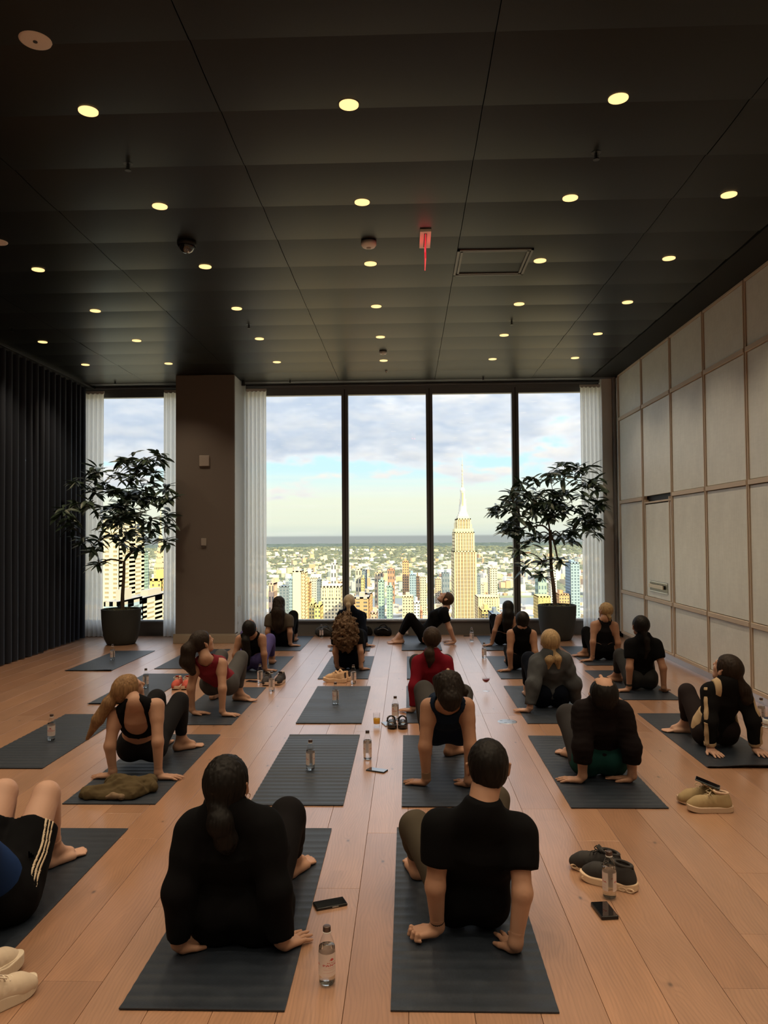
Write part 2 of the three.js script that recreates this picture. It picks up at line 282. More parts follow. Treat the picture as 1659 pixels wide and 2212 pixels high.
// ---------- ceiling fittings ----------
{
  const glow = new THREE.MeshStandardMaterial({ color: 0xfff0d0, emissive: new THREE.Color(1.0, 0.66, 0.27), emissiveIntensity: 1.25, roughness: 0.6 });
  const rim = std([0.02, 0.02, 0.02], 0.6);
  const zs = [-11.53, -10.15, -8.78, -7.39, -6.01, -4.63, -3.25, -1.87, -0.49, 0.9, 2.28], xs = [-4.93, -3.64, -1.97, -0.34, 1.31, 2.55];
  const words = ['curtain-side', 'second from the curtain', 'third from the curtain', 'fourth from the curtain', 'fifth from the curtain', 'panel-wall side'];
  const rowWord = ['row nearest the window', 'second row from the window', 'third row from the window', 'fourth row from the window', 'fifth row from the window', 'sixth row from the window', 'seventh row from the window', 'eighth row', 'ninth row', 'tenth row', 'last row'];
  const disc = new THREE.CylinderGeometry(0.06, 0.06, 0.012, 24), ring = new THREE.TorusGeometry(0.064, 0.005, 6, 28).rotateX(Math.PI / 2);
  zs.forEach((z, j) => xs.forEach((x, i) => {
    if (i === 5 && z > 0 && j % 2) return;
    const t = thing('ceiling_spotlight', 'round warm recessed spotlight, ' + words[i] + ', ' + rowWord[j], 'spotlight', [x, CEIL - 0.002, z], 0, 'recessed ceiling spotlights');
    mesh('lamp_lens', disc, glow, t, [0, -0.004, 0]); mesh('rim', ring, rim, t);
    const l = new THREE.SpotLight(new THREE.Color(1.0, 0.785, 0.53), LAMP_POWER, 0, 0.95, 0.7, 2); l.position.set(0, -0.03, 0); l.target.position.set(0, -4, 0); l.shadow.radius = 3; l.castShadow = true; l.name = 'spot_lamp';
    t.add(l, l.target);
  }));
  // sprinklers
  const headGeo = merge([new THREE.CylinderGeometry(0.03, 0.034, 0.008, 16).translate(0, -0.004, 0), new THREE.CylinderGeometry(0.008, 0.008, 0.045, 8).translate(0, -0.03, 0), new THREE.CylinderGeometry(0.022, 0.022, 0.004, 14).translate(0, -0.056, 0)]);
  const sprM = std([0.05, 0.05, 0.05], 0.35, { metalness: 0.8 });
  [[-1.97, -5.31, 'between two spotlight rows at the curtain half of the near ceiling'], [1.34, -5.3, 'between two spotlight rows at the panel-wall half of the near ceiling'], [-1.97, -9.46, 'in mid ceiling on the curtain half'], [1.32, -9.48, 'in mid ceiling on the panel-wall half'], [-4.98, -9.44, 'close to the dark curtain'], [-4.96, -12.8, 'over the potted tree by the curtain'], [-1.98, -12.9, 'over the window beside the pillar'], [1.3, -12.86, 'over the window bay of the art deco tower']].forEach(([x, z, w]) => {
    const t = thing('sprinkler', 'small dark ceiling sprinkler ' + w, 'sprinkler', [x, CEIL + 0.002, z], 0, 'ceiling sprinklers');
    mesh('sprinkler_head', headGeo, sprM, t);
    for (const s of [-1, 1]) mesh('frame_arm', bx(s * 0.0125 - 0.0015, s * 0.0125 + 0.0015, -0.05, -0.01, -0.002, 0.002), sprM, t);
  });
  // detectors, speakers, camera domes
  const det = (x, z, r, label) => { const t = thing('smoke_detector', label, 'detector', [x, CEIL, z]); mesh('base', lathe([[0, 0], [r, 0], [r, -0.03], [r * 0.96, -0.036]], 28), M.white, t); mesh('cover', lathe([[r * 0.94, -0.034], [r * 0.8, -0.05], [r * 0.3, -0.056], [0, -0.057]], 28), M.white, t); mesh('sensor', lathe([[r * 0.32, -0.055], [r * 0.28, -0.062], [0, -0.064]], 18), std([0.4, 0.38, 0.35], 0.6), t); };
  det(-0.33, -6.85, 0.07, 'round white smoke detector on the ceiling beside the red exit sign');
  det(-0.33, -10.95, 0.055, 'small white detector between the two rear spotlight rows');
  const spk = (x, z, label) => { const t = thing('ceiling_speaker', label, 'speaker', [x, CEIL - 0.002, z]); mesh('grille', lathe([[0.0, -0.012], [0.07, -0.011], [0.082, -0.006], [0.086, 0.004]], 32), std([0.6, 0.52, 0.46], 0.6), t); mesh('centre_dot', new THREE.CylinderGeometry(0.012, 0.012, 0.004, 14), M.black, t, [0, -0.0125, 0]); };
  spk(-1.97, -3.95, 'round beige ceiling disc with a dark centre dot, nearest the camera'); spk(-3.66, -6.68, 'round beige ceiling disc above the curtain side');
  const dome = thing('dome_camera', 'black domed security camera on the ceiling', 'camera', [-1.97, CEIL, -6.76]);
  mesh('base', lathe([[0, 0.01], [0.085, 0.008], [0.085, -0.03], [0.078, -0.045]], 28), M.black, dome); mesh('dome', new THREE.SphereGeometry(0.07, 20, 10, 0, 6.29, Math.PI / 2, Math.PI / 2).translate(0, -0.04, 0), phys([0.01, 0.01, 0.01], 0.08, { clearcoat: 1 }), dome); mesh('led_lens', new THREE.SphereGeometry(0.012, 10, 8), std([0.7, 0.7, 0.7], 0.2, { metalness: 0.6 }), dome, [0.02, -0.1, 0.02]);
  const cam2 = thing('bullet_camera', 'tiny black camera in the ceiling corner by the pillar', 'camera', [-2.78, CEIL - 0.02, -12.88]);
  mesh('body', new THREE.CylinderGeometry(0.03, 0.03, 0.07, 14), M.black, cam2, [0, -0.04, 0]); mesh('bracket', bx(-0.02, 0.02, -0.01, 0.02, -0.02, 0.02), M.black, cam2);
  const pin = thing('ceiling_sensor', 'pin-sized pale sensor on the ceiling near the window', 'sensor', [-0.32, CEIL, -12.25]);
  mesh('body', lathe([[0, 0], [0.02, 0], [0.018, -0.03], [0, -0.034]], 14), M.white, pin); mesh('tip', new THREE.SphereGeometry(0.008, 8, 6), M.black, pin, [0, -0.036, 0]);
  // edge-lit exit sign, seen edge on
  const ex = thing('exit_sign', 'red glowing edge-lit sign blade hanging from a white ceiling plate', 'sign', [0.18, CEIL, -6.76]);
  mesh('canopy', rbx(-0.05, 0.05, -0.03, 0, -0.2, 0.19, 0.005), std([0.8, 0.76, 0.7], 0.5), ex);
  mesh('slot', rbx(-0.012, 0.012, -0.036, -0.028, -0.16, 0.15, 0.002), M.black, ex);
  const red = new THREE.MeshStandardMaterial({ color: 0xff3040, emissive: new THREE.Color(1, 0.03, 0.05), emissiveIntensity: 0.6, roughness: 0.3 });
  mesh('sign_panel', rbx(-0.004, 0.004, -0.25, -0.03, -0.16, 0.15, 0.002), red, ex);
  for (const s of [-1, 1]) { const pl = new THREE.PointLight(new THREE.Color(1, 0.06, 0.08), 0.008); pl.position.set(s * 0.03, -0.12, 0); pl.castShadow = true; pl.name = 'sign_lamp'; ex.add(pl); }
}
// plates on the pillar
{
  const a = thing('wall_plate', 'square pale plate high on the taupe pillar', 'plate', [-3.32, 2.98, -12.42]);
  mesh('cover', rbx(-0.085, 0.085, -0.09, 0.09, -0.002, 0.03, 0.012, 3), std([0.34, 0.29, 0.26], 0.6), a); mesh('seam', rbx(-0.078, 0.078, -0.083, 0.083, 0.029, 0.032, 0.001), std([0.36, 0.31, 0.28], 0.55), a);
  const b = thing('thermostat', 'small pale thermostat lower on the taupe pillar', 'thermostat', [-3.33, 1.64, -12.42]);
  mesh('cover', rbx(-0.042, 0.042, -0.05, 0.07, -0.002, 0.022, 0.005, 2), std([0.36, 0.33, 0.3], 0.5), b); mesh('base', rbx(-0.04, 0.04, -0.08, -0.045, -0.002, 0.014, 0.003), std([0.12, 0.1, 0.09], 0.6), b);
  const s = thing('light_switch', 'pair of narrow switch plates on the window side of the pillar', 'switch', [-2.822, 0.66, -12.75]);
  for (const z of [-0.08, 0.06]) { const p = mesh('switch_plate', rbx(-0.002, 0.008, -0.09, 0.09, z - 0.035, z + 0.035, 0.003), std([0.6, 0.6, 0.58], 0.5), s); mesh('rocker', rbx(0.006, 0.011, -0.05, 0.05, z - 0.016, z + 0.016, 0.002), M.white, p); }
  const ap = thing('access_panel', 'tall access panel low on the window side of the pillar', 'panel', [-2.822, 0.3, -12.75]);
  mesh('door', rbx(-0.001, 0.005, -0.2, 0.18, -0.17, 0.13, 0.002), std([0.52, 0.54, 0.54], 0.6), ap); mesh('latch', rbx(0.004, 0.009, -0.02, 0.02, 0.1, 0.12, 0.002), M.steel, ap);
}
// curtains
{
  const pleated = (len, height, period, amp, flare, seed, steps = 7) => {
    const n = Math.round(len / period) * steps, rows = 10, pos = [], idx = [], uv = [], r = rng(seed), ph = [], am = [];
    for (let k = 0; k < n / steps + 2; k++) { ph.push((r() - 0.5) * 0.9); am.push(0.7 + 0.6 * r()); }
    for (let j = 0; j <= rows; j++) for (let i = 0; i <= n; i++) {
      const t = i / n, f = j / rows, k = i / steps, a = Math.floor(k), fr = k - a, wv = lerp(am[a], am[a + 1] ?? 1, fr), pp = lerp(ph[a], ph[a + 1] ?? 0, fr) * (1 - f) * 1.2;
      const th = k * Math.PI * 2 + pp; let d = Math.cos(th); d = Math.sign(d) * Math.pow(Math.abs(d), 0.75);
      pos.push(t * len + Math.sin(2 * th) * period * 0.06, f * height, d * amp * wv * (1 + flare * (1 - f)) + (vnoise(k * 0.4, f * 2, seed) - 0.5) * 0.03 * (1 - f)); uv.push(t * len, f * height);
    }
    const w = n + 1; for (let j = 0; j < rows; j++) for (let i = 0; i < n; i++) { const q = j * w + i; idx.push(q, q + 1, q + w, q + 1, q + w + 1, q + w); }
    const g = new THREE.BufferGeometry(); g.setAttribute('position', new THREE.Float32BufferAttribute(pos, 3)); g.setAttribute('uv', new THREE.Float32BufferAttribute(uv, 2)); g.setIndex(idx); g.computeVertexNormals(); return g;
  };
  const velvet = phys([0.005, 0.009, 0.02], 0.85, { side: THREE.DoubleSide, sheen: 1, sheenRoughness: 0.35, sheenColor: new THREE.Color(0.05, 0.10, 0.19) });
  const dark = (z0, len, x, seed, label) => { const t = thing('velvet_curtain', label, 'curtain', [x, 0.015, z0], -Math.PI / 2, 'dark velvet curtains'); mesh('drape', pleated(len, 4.33, 0.19, 0.052, 0.25, seed), velvet, t); mesh('heading', bx(0, len, 4.32, 4.36, -0.03, 0.03), M.black, t); };
  dark(-13.1, 1.56, -5.6, 4, 'floor-length dark navy velvet curtain, short length beside the corner sheer'); dark(-11.5, 14.2, -5.57, 9, 'floor-length dark navy velvet curtain, long run along the wall');
  const track = struct('trim_2', rbx(-5.63, -5.5, 4.36, 4.44, -13.3, ZB, 0.003), M.black); tag(track, 'black curtain track at the ceiling edge', null);
  const sheerM = phys([0.9, 0.9, 0.88], 0.95, { side: THREE.DoubleSide, transmission: 0.72, thickness: 0 });
  const sheer = (x0, len, z, seed, label) => { const t = thing('sheer_curtain', label, 'curtain', [x0, 0.01, z], 0, 'white sheer curtains'); mesh('drape', pleated(len, 4.26, 0.075, 0.026, 0.5, seed, 7), sheerM, t); mesh('heading', bx(0, len, 4.25, 4.3, -0.01, 0.01), std([0.55, 0.53, 0.5], 0.9), t); };
  sheer(-5.72, 0.40, -13.24, 2, 'white sheer curtain in the corner next to the dark curtain'); sheer(-4.25, 0.40, -13.22, 3, 'white sheer curtain against the far side of the pillar');
  sheer(-2.80, 0.36, -13.2, 6, 'white sheer curtain on the window side of the pillar'); sheer(2.99, 0.35, -13.2, 8, 'white sheer curtain at the panel-wall end of the window');
}
// ---------- the city beyond the glass, real size, street level 288 m below the studio floor ----------
const GROUND = -288;
const TOWERS = [
  [-166.0, -153.3, -47.9, 1100, 26, 'cream', 'slit', 'cream slab tower with a blank front, tallest left of the first mullion'],
  [-153.2, -147.8, -50.1, 1101, 26, 'cream2', 'red', 'narrow cream wing with red-brown window grid joined to the blank slab tower'],
  [-150.7, -145.2, -66.5, 1130, 22, 'orange', 'grid', 'slim orange brick tower close behind the cream slab'],
  [-151.4, -139.6, -51.8, 1500, 20, 'white', 'vert', 'thin white striped tower standing above the finned cream block'],
  [-102.5, -78.4, -57.0, 900, 50, 'cream', 'fins', 'broad cream block with tall vertical fins along its crown'],
  [-194.8, -188.7, -67.5, 1250, 20, 'blue', 'grid', 'slender blue glass strip tower left of the cream slab'],
  [-227.7, -210.4, -86.0, 1350, 40, 'slate', 'grid', 'dark slate office block left of the blue strip tower'],
  [-219.3, -210.5, -71.8, 1200, 30, 'pink', 'vert', 'pinkish tower half hidden by the sheer beside the pillar'],
  [-256.7, -222.0, -101.4, 1900, 40, 'cream', 'grid', 'wide pale stepped block behind the slim orange tower'],
  [-178.9, -170.7, -84.3, 1500, 20, 'slate', 'grid', 'narrow blue-grey slab left of the finned block'],
  [-106.4, -100.4, -70.6, 820, 20, 'yellow', 'grid', 'low yellow apartment block beside the cream slab foot'],
  [-96.8, -90.0, -69.9, 790, 22, 'yellow2', 'grid', 'low ochre apartment block between yellow block and finned block'],
  [-177.0, -147.0, -101.1, 1700, 40, 'orange', 'grid', 'stepped orange brick block rising behind the finned block'],
  [-102.3, -91.3, -63.0, 1500, 20, 'cream', 'vert', 'tall cream striped tower right of the first mullion'],
  [-109.6, -96.5, -78.2, 1800, 20, 'slate', 'grid', 'tall blue-grey slab right behind the cream striped tower'],
  [-90.2, -84.0, -80.1, 1480, 18, 'yellow', 'grid', 'yellow lower wing of the cream striped tower'],
  [-81.0, -61.3, -95.2, 1300, 30, 'orange', 'band', 'orange banded block behind the broad brick block'],
  [-59.7, -43.2, -66.2, 850, 32, 'brick', 'band', 'broad brick office block with banded windows behind the blonde ponytail'],
  [-48.2, -38.4, -71.3, 1250, 20, 'green', 'grid', 'taller of the two slim green glass towers by the river'],
  [-36.0, -25.8, -83.7, 1300, 20, 'green', 'grid', 'shorter of the two slim green glass towers by the river'],
  [-99.7, -74.6, -107.5, 2300, 40, 'tan', 'vert', 'tan tower rising behind the taller green glass tower'],
  [-59.3, -38.9, -97.2, 2250, 40, 'red', 'vert', 'red-brown tower behind the shorter green glass tower'],
  [-13.1, 2.9, -61.4, 1900, 50, 'orange', 'grid', 'tallest slim tower, orange with a dark shaded side, left of the second mullion'],
  [3.7, 20.5, -92.2, 1850, 40, 'blue', 'grid', 'blue glass block right of the tallest orange tower'],
  [18.8, 26.0, -88.8, 1700, 20, 'orange', 'grid', 'narrow orange tower right of the blue glass block'],
  [30.2, 46.2, -100.6, 1900, 30, 'cream', 'grid', 'cream apartment tower just left of the second mullion'],
  [-8.7, 8.7, -93.1, 1200, 30, 'cream2', 'grid', 'cream apartment block at the river bank below the tallest orange tower'],
  [7.9, 17.2, -93.9, 1100, 25, 'white', 'grid', 'white gridded block right of the cream apartment block'],
  [-43.7, -36.1, -88.2, 900, 20, 'pink', 'grid', 'low pinkish block beside the broad brick block'],
  [15.5, 19.1, -96.7, 1000, 16, 'red', 'grid', 'little red-topped block at the second mullion'],
  [103.2, 125.4, -110.0, 2300, 40, 'slate', 'vert', 'grey tower left of the art deco skyscraper'],
  [85.8, 104.6, -133.6, 2400, 40, 'tan', 'grid', 'tan block right of the second mullion behind the river'],
  [188.9, 199.0, -108.4, 2100, 30, 'slate', 'grid', 'small slate slab touching the art deco skyscraper'],
  [199.6, 213.8, -135.6, 2150, 30, 'cream', 'grid', 'stepped cream block right of the art deco skyscraper'],
  [235.2, 256.3, -92.7, 2200, 60, 'cream', 'grid', 'cream tower with a broad shaded side, midway between skyscraper and third mullion'],
  [118.1, 154.8, -103.2, 1300, 60, 'cream2', 'arch', 'long low cream block with an arcaded roof line right of the skyscraper'],
  [90.7, 103.2, -90.9, 950, 40, 'yellow2', 'grid', 'low ochre block in front of the arcaded block'],
  [97.8, 108.5, -90.4, 900, 40, 'slate', 'grid', 'low slate block behind the long-haired sitter'],
  [287.4, 306.7, -92.2, 1700, 40, 'green', 'vert', 'pale green glass tower left of the tree trunk in the last pane'],
  [352.2, 367.0, -79.5, 1900, 30, 'white', 'grid', 'white tower behind the tree trunk in the last pane'],
  [253.4, 267.7, -41.8, 1200, 40, 'blue', 'grid', 'tall blue glass tower at the sheer in the last pane'],
  [185.6, 204.0, -86.1, 1100, 40, 'yellow', 'fins', 'yellow framed block over the river left of the planter'],
  [234.8, 251.2, -90.7, 1200, 40, 'orange', 'grid', 'orange block over the planter in the last pane'],
  [-209.7, -198.1, 15.6, 520, 50, 'cream', 'band', 'big cream office tower with dark window bands in the narrow window'],
  [-132.5, -126.0, -26.2, 330, 30, 'blue', 'band', 'blue glass roof block below the banded cream tower'],
  [-162.6, -150.1, -32.6, 430, 55, 'cream', 'band', 'wide low cream block with tan bands in the narrow window'],
  [-414.4, -403.7, -20.0, 1150, 30, 'green', 'grid', 'blue-green glass slab in the middle of the narrow window'],
  [-520.8, -514.8, -46.8, 1400, 20, 'navy', 'grid', 'dark blue slab left of the blue-green slab'],
  [-553.3, -541.3, -68.6, 1500, 30, 'navy', 'grid', 'dark blue low slab beside the blue-green slab'],
  [-524.7, -519.1, -45.9, 1500, 20, 'navy', 'grid', 'dark blue slab right of the blue-green slab'],
  [-297.0, -291.1, -52.4, 800, 20, 'orange', 'grid', 'small orange block above the wide cream block'],
  [-210.7, -200.8, -32.0, 620, 30, 'gold', 'slit', 'golden stone tower with deep window slits in the narrow window'],
  [-225.8, -219.8, -41.5, 700, 30, 'slate', 'band', 'grey-blue tower at the pillar-side sheer'],];
{
  const COL = { cream: [0.74, 0.66, 0.49], cream2: [0.78, 0.64, 0.42], white: [0.82, 0.8, 0.72], orange: [0.62, 0.38, 0.21], brick: [0.52, 0.31, 0.17], yellow: [0.74, 0.6, 0.27], yellow2: [0.66, 0.5, 0.22], slate: [0.2, 0.25, 0.31], blue: [0.3, 0.42, 0.54], green: [0.33, 0.48, 0.46], navy: [0.06, 0.12, 0.24], pink: [0.6, 0.43, 0.36], tan: [0.55, 0.45, 0.33], red: [0.5, 0.26, 0.18], gold: [0.76, 0.52, 0.2] };
  const glassD = std([0.10, 0.12, 0.14], 0.3), glassW = std([0.3, 0.16, 0.1], 0.4), glassB = std([0.16, 0.24, 0.32], 0.18, { metalness: 0.3 }), glassT = std([0.34, 0.3, 0.22], 0.4);
  const mats = {}, roofM = std([0.42, 0.4, 0.37], 0.9), r = rng(77);
  const matOf = (c) => mats[c] ??= std(COL[c], 0.85);
  TOWERS.forEach(([x0, x1, top, d, dep, col, sty, label], i) => {
    const t = thing('tower', label, 'building', [(x0 + x1) / 2, GROUND, -d - dep / 2], 0, 'city towers');
    const w = (x1 - x0) / 2, D = dep / 2, H = top - GROUND, seeFrom = Math.max(4, 1.73 - 0.118 * d - GROUND);
    const glass = sty === 'red' ? glassW : sty === 'band' && col === 'cream' ? glassT : ['blue', 'green', 'navy', 'slate'].includes(col) ? glassB : glassD, m = matOf(col), e = 0.45;
    mesh('glazing', bx(-w + e, w - e, 0, H - 1, -D + e, D - e), glass, t);
    mesh('foot', bx(-w, w, 0, seeFrom, -D, D), m, t);
    const vert = [], hor = [], px = 1650 / d;
    const vs = sty === 'vert' ? 2.6 / px * 1.6 + 1.6 : sty === 'band' ? 1e9 : sty === 'slit' ? 5.5 : 3.4 / px + 2.2, hs = sty === 'vert' ? 16 : sty === 'band' ? 3.6 / px + 2.0 : 3.2 / px + 2.4;
    const nv = Math.max(2, Math.round(2 * w / vs)), nd = Math.max(2, Math.round(2 * D / vs)), nh = Math.max(2, Math.round((H - seeFrom) / hs));
    const pw = (2 * w / nv) * (sty === 'slit' ? 0.34 : 0.25), pd = (2 * D / nd) * 0.25, hh = (H - seeFrom) / nh * (sty === 'band' ? 0.27 : 0.24);
    for (let k = 0; k <= nv; k++) { const cx = -w + 2 * w * k / nv, a = Math.max(-w, cx - pw), b = Math.min(w, cx + pw); vert.push(bx(a, b, seeFrom, H, D - e, D)); }
    for (let k = 0; k <= nd; k++) { const cz = -D + 2 * D * k / nd, a = Math.max(-D, cz - pd), b = Math.min(D, cz + pd), side = x0 + x1 > 0 ? [-w, -w + e] : [w - e, w]; vert.push(bx(side[0], side[1], seeFrom, H, a, b)); }
    for (let k = 0; k <= nh; k++) { const cy = seeFrom + (H - seeFrom) * k / nh, a = Math.max(seeFrom, cy - hh), b = Math.min(H, cy + hh); hor.push(bx(-w, w, a, b, D - e, D - 0.04), bx(x0 + x1 > 0 ? -w : w - e, x0 + x1 > 0 ? -w + e : w, a, b, -D, D)); }
    if (sty === 'slit' && col === 'cream') vert.push(bx(-w, w * 0.72, seeFrom, H, D - e, D - 0.02));
    mesh('piers', merge(vert), m, t).userData.kind = 'stuff'; mesh('spandrels', merge(hor), m, t).userData.kind = 'stuff';
    const cr = []; cr.push(bx(-w, w, H - 2, H, -D, D));
    if (sty === 'fins' || sty === 'arch') for (let k = 0; k < 9; k++) cr.push(bx(-w + 2 * w * (k + 0.15) / 9, -w + 2 * w * (k + 0.5) / 9, H, H + (sty === 'fins' ? 0.0 : 4), D - 2, D), bx(-w + 2 * w * (k + 0.2) / 9, -w + 2 * w * (k + 0.8) / 9, H - 14, H - 2, D - 0.1, D + 0.6));
    else { const a = 0.2 + 0.35 * r(), b = a + 0.35; cr.push(bx(-w + 2 * w * a, -w + 2 * w * b, H, H + 3 + 5 * r(), -D * 0.5, D * 0.4)); }
    mesh('roof', merge(cr), sty === 'band' ? roofM : m, t);
  });
  // the art deco skyscraper: stepped limestone shaft, crown, mast and antenna
  {
    const t = thing('art_deco_skyscraper', 'tall stepped limestone art deco skyscraper with silver mast and antenna', 'skyscraper', [116.5, GROUND, -1597]);
    const lime = std([0.8, 0.71, 0.46], 0.8), win = std([0.2, 0.11, 0.07], 0.5), silver = std([0.80, 0.79, 0.74], 0.35, { metalness: 0.35 }), limeD = std([0.42, 0.3, 0.17], 0.8);
    const tier = (x0, x1, y0, y1, z0, z1, cols, name) => {
      const g = mesh(name, bx(x0 + 0.6, x1 - 0.6, y0, y1, z0 + 0.6, z1 - 0.6), win, t), piers = [], sp = [], n = cols;
      for (let k = 0; k <= n; k++) { const c = x0 + (x1 - x0) * k / n, wd = k === 0 || k === n ? 2.4 : 1.05; piers.push(bx(Math.max(x0, c - wd), Math.min(x1, c + wd), y0, y1, z1 - 0.6, z1)); if (k < n) { const cc = x0 + (x1 - x0) * (k + 0.5) / n; piers.push(bx(cc - 0.42, cc + 0.42, y0, y1 - 4, z1 - 0.6, z1 - 0.2)); } }
      for (let k = 0; k <= 14; k++) { const c = z0 + (z1 - z0) * k / 14; piers.push(bx(x0, x0 + 0.6, y0, y1, Math.max(z0, c - 1.7), Math.min(z1, c + 1.7))); }
      for (let y = y0 + 3; y < y1; y += 7.2) sp.push(bx(x0 + 0.2, x1 - 0.2, y, y + 1.8, z1 - 0.6, z1 - 0.3), bx(x0, x0 + 0.5, y, y + 1.8, z0, z1));
      mesh('piers', merge(piers), lime, g).userData.kind = 'stuff'; mesh('spandrels', merge(sp), limeD, g).userData.kind = 'stuff';
      mesh('cornice', bx(x0, x1, y1 - 2.5, y1, z0, z1), lime, g);
    };
    tier(-23, 23, 0, 258, -47, 47, 7, 'main_shaft');
    tier(-20.8, 19.4, 258, 296.5, -40, 43, 7, 'upper_shaft');
    tier(-15.5, 13.2, 296.5, 324, -30, 36, 5, 'crown_block');
    mesh('crown_shoulder', merge([bx(-20, 18, 296.5, 303, -34, 38), bx(-18, -15, 296.5, 316, -20, 30), bx(13, 15.5, 296.5, 312, -20, 30)]), lime, t);
    mesh('observatory', merge([bx(-13, 10, 324, 329, -20, 32), bx(-11, 8.4, 329, 333, -16, 28), bx(-9.4, 7, 333, 337.5, -12, 24)]), std([0.7, 0.68, 0.6], 0.5), t);
    const c = -1.2;
    const mast = mesh('mast', lathe([[8.2, 337], [7.6, 340], [5.6, 356], [4.7, 374], [4.6, 380], [5.4, 381], [5.4, 384], [3.6, 388], [2.4, 389]].map(([a, b]) => [a, b]), 16).translate(c, 0, 6), silver, t);
    mesh('mast_windows', bx(c - 1.7, c + 1.7, 340, 378, 6, 12.2), std([0.55, 0.47, 0.3], 0.6), mast);
    for (const s of [-1, 1]) mesh('mast_wing', new THREE.CylinderGeometry(0.4, 2.2, 30, 4).translate(c + s * 6.4, 350, 6), silver, mast);
    const ant = mesh('antenna', lathe([[2.4, 388], [2.3, 394], [1.6, 395], [1.5, 410], [1.1, 411], [0.95, 428], [0.6, 429], [0.5, 446], [0.15, 447], [0.1, 460]], 10).translate(c, 0, 6), std([0.62, 0.58, 0.48], 0.5), t);
    mesh('antenna_rings', merge([392, 398, 404, 416, 424, 436].map((y) => new THREE.CylinderGeometry(2.2, 2.2, 1, 10).translate(c, y, 6))), std([0.62, 0.58, 0.48], 0.5), ant);
  }
  // the tower with the scalloped crown in the narrow window
  {
    const t = thing('scalloped_crown_tower', 'slim tower with a scalloped metal crown and needle in the narrow window', 'skyscraper', [-329, GROUND, -1010]);
    const stone = std([0.74, 0.6, 0.34], 0.8), metal = std([0.72, 0.62, 0.42], 0.4, { metalness: 0.3 }), win = std([0.3, 0.24, 0.16], 0.5);
    mesh('glazing', bx(-6.2, 6.2, 0, 250, -6.2, 6.2), win, t);
    const p = []; for (let k = 0; k <= 6; k++) { const c = -6.4 + 12.8 * k / 6; p.push(bx(c - 0.6, c + 0.6, 0, 250, 6.0, 6.6), bx(6.0, 6.6, 0, 250, c - 0.6, c + 0.6)); } for (let y = 180; y < 250; y += 5) p.push(bx(-6.6, 6.6, y, y + 2.2, 5.9, 6.5), bx(5.9, 6.5, y, y + 2.2, -6.6, 6.6));
    mesh('piers', merge(p), stone, t).userData.kind = 'stuff';
    const sc = []; let y = 246, hw = 6.4; for (let k = 0; k < 6; k++) { const s = new THREE.Shape(); s.moveTo(-hw, 0); s.lineTo(-hw, 4); s.absellipse(0, 4, hw, 8.5 - k * 0.5, Math.PI, 0, true); s.lineTo(hw, 0); sc.push(new THREE.ExtrudeGeometry(s, { depth: hw * 2, bevelEnabled: false, curveSegments: 10 }).translate(0, y, -hw), new THREE.ExtrudeGeometry(s, { depth: hw * 2, bevelEnabled: false, curveSegments: 10 }).translate(0, 0, -hw).rotateY(Math.PI / 2).translate(0, y, 0)); y += 7.2; hw *= 0.8; }
    mesh('crown', merge(sc), metal, t); mesh('needle', new THREE.CylinderGeometry(0.1, 1.6, 46, 8).translate(0, 308, 0), metal, t);
    const tri = []; for (let k = 0; k < 4; k++) for (let j = -1; j <= 1; j++) tri.push(new THREE.ConeGeometry(0.7, 2.4, 3).translate(j * (2.6 - k * 0.5), 256 + k * 7.2, 6.5 - k * 0.9)); mesh('crown_windows', merge(tri), win, t).userData.kind = 'stuff';
  }
  // ground, river and the low city out to the horizon
  const landMap = dataTex(1024, 1024, (u, v) => {
    const x = u * 60, y = v * 60, g = fbm(x * 0.7, y * 0.7, 1, 4), s = vnoise(u * 900, v * 900, 2), park = sstep(0.5, 0.6, fbm(x * 0.35, y * 0.35, 7, 4));
    const a = [175 + 60 * s, 165 + 55 * s, 140 + 50 * s], b = [120 + 40 * s, 122 + 40 * s, 108 + 30 * s], t = clamp(park * 0.9 + (g - 0.5) * 0.8 + 0.25, 0, 1);
    return [lerp(a[0], b[0], t), lerp(a[1], b[1], t), lerp(a[2], b[2], t)];
  });
  const land = new THREE.PlaneGeometry(46000, 30000); land.rotateX(-Math.PI / 2);
  tag(struct('ground_city', land, std([0.8, 0.8, 0.8], 1, { map: landMap }), [-4000, GROUND, -14500]), 'flat city land stretching to the horizon', null);
  tag(struct('river', bx(-6000, 4000, GROUND, GROUND + 0.6, -3560, -2450), std([0.19, 0.23, 0.25], 0.32)), 'grey-blue river behind the riverside towers', null);
  tag(struct('river_bank', merge([bx(-6000, 4000, GROUND, GROUND + 3, -3640, -3560), bx(-6000, 4000, GROUND, GROUND + 3, -2450, -2380)]), std([0.3, 0.34, 0.22], 1)), 'green river bank', null);
  const boxG = bx(-0.5, 0.5, 0, 1, -0.5, 0.5), n = 60000, lowM = std([1, 1, 1], 0.9), low = new THREE.InstancedMesh(boxG, lowM, n), mtx = new THREE.Matrix4(), q = new THREE.Quaternion(), up = new THREE.Vector3(0, 1, 0), c = new THREE.Color();
  const pal = [[0.9, 0.84, 0.7], [0.7, 0.6, 0.46], [0.86, 0.84, 0.78], [0.6, 0.4, 0.28], [0.5, 0.5, 0.5], [0.76, 0.62, 0.4], [0.62, 0.56, 0.48], [0.3, 0.36, 0.42]];
  let k = 0, guard = 0;
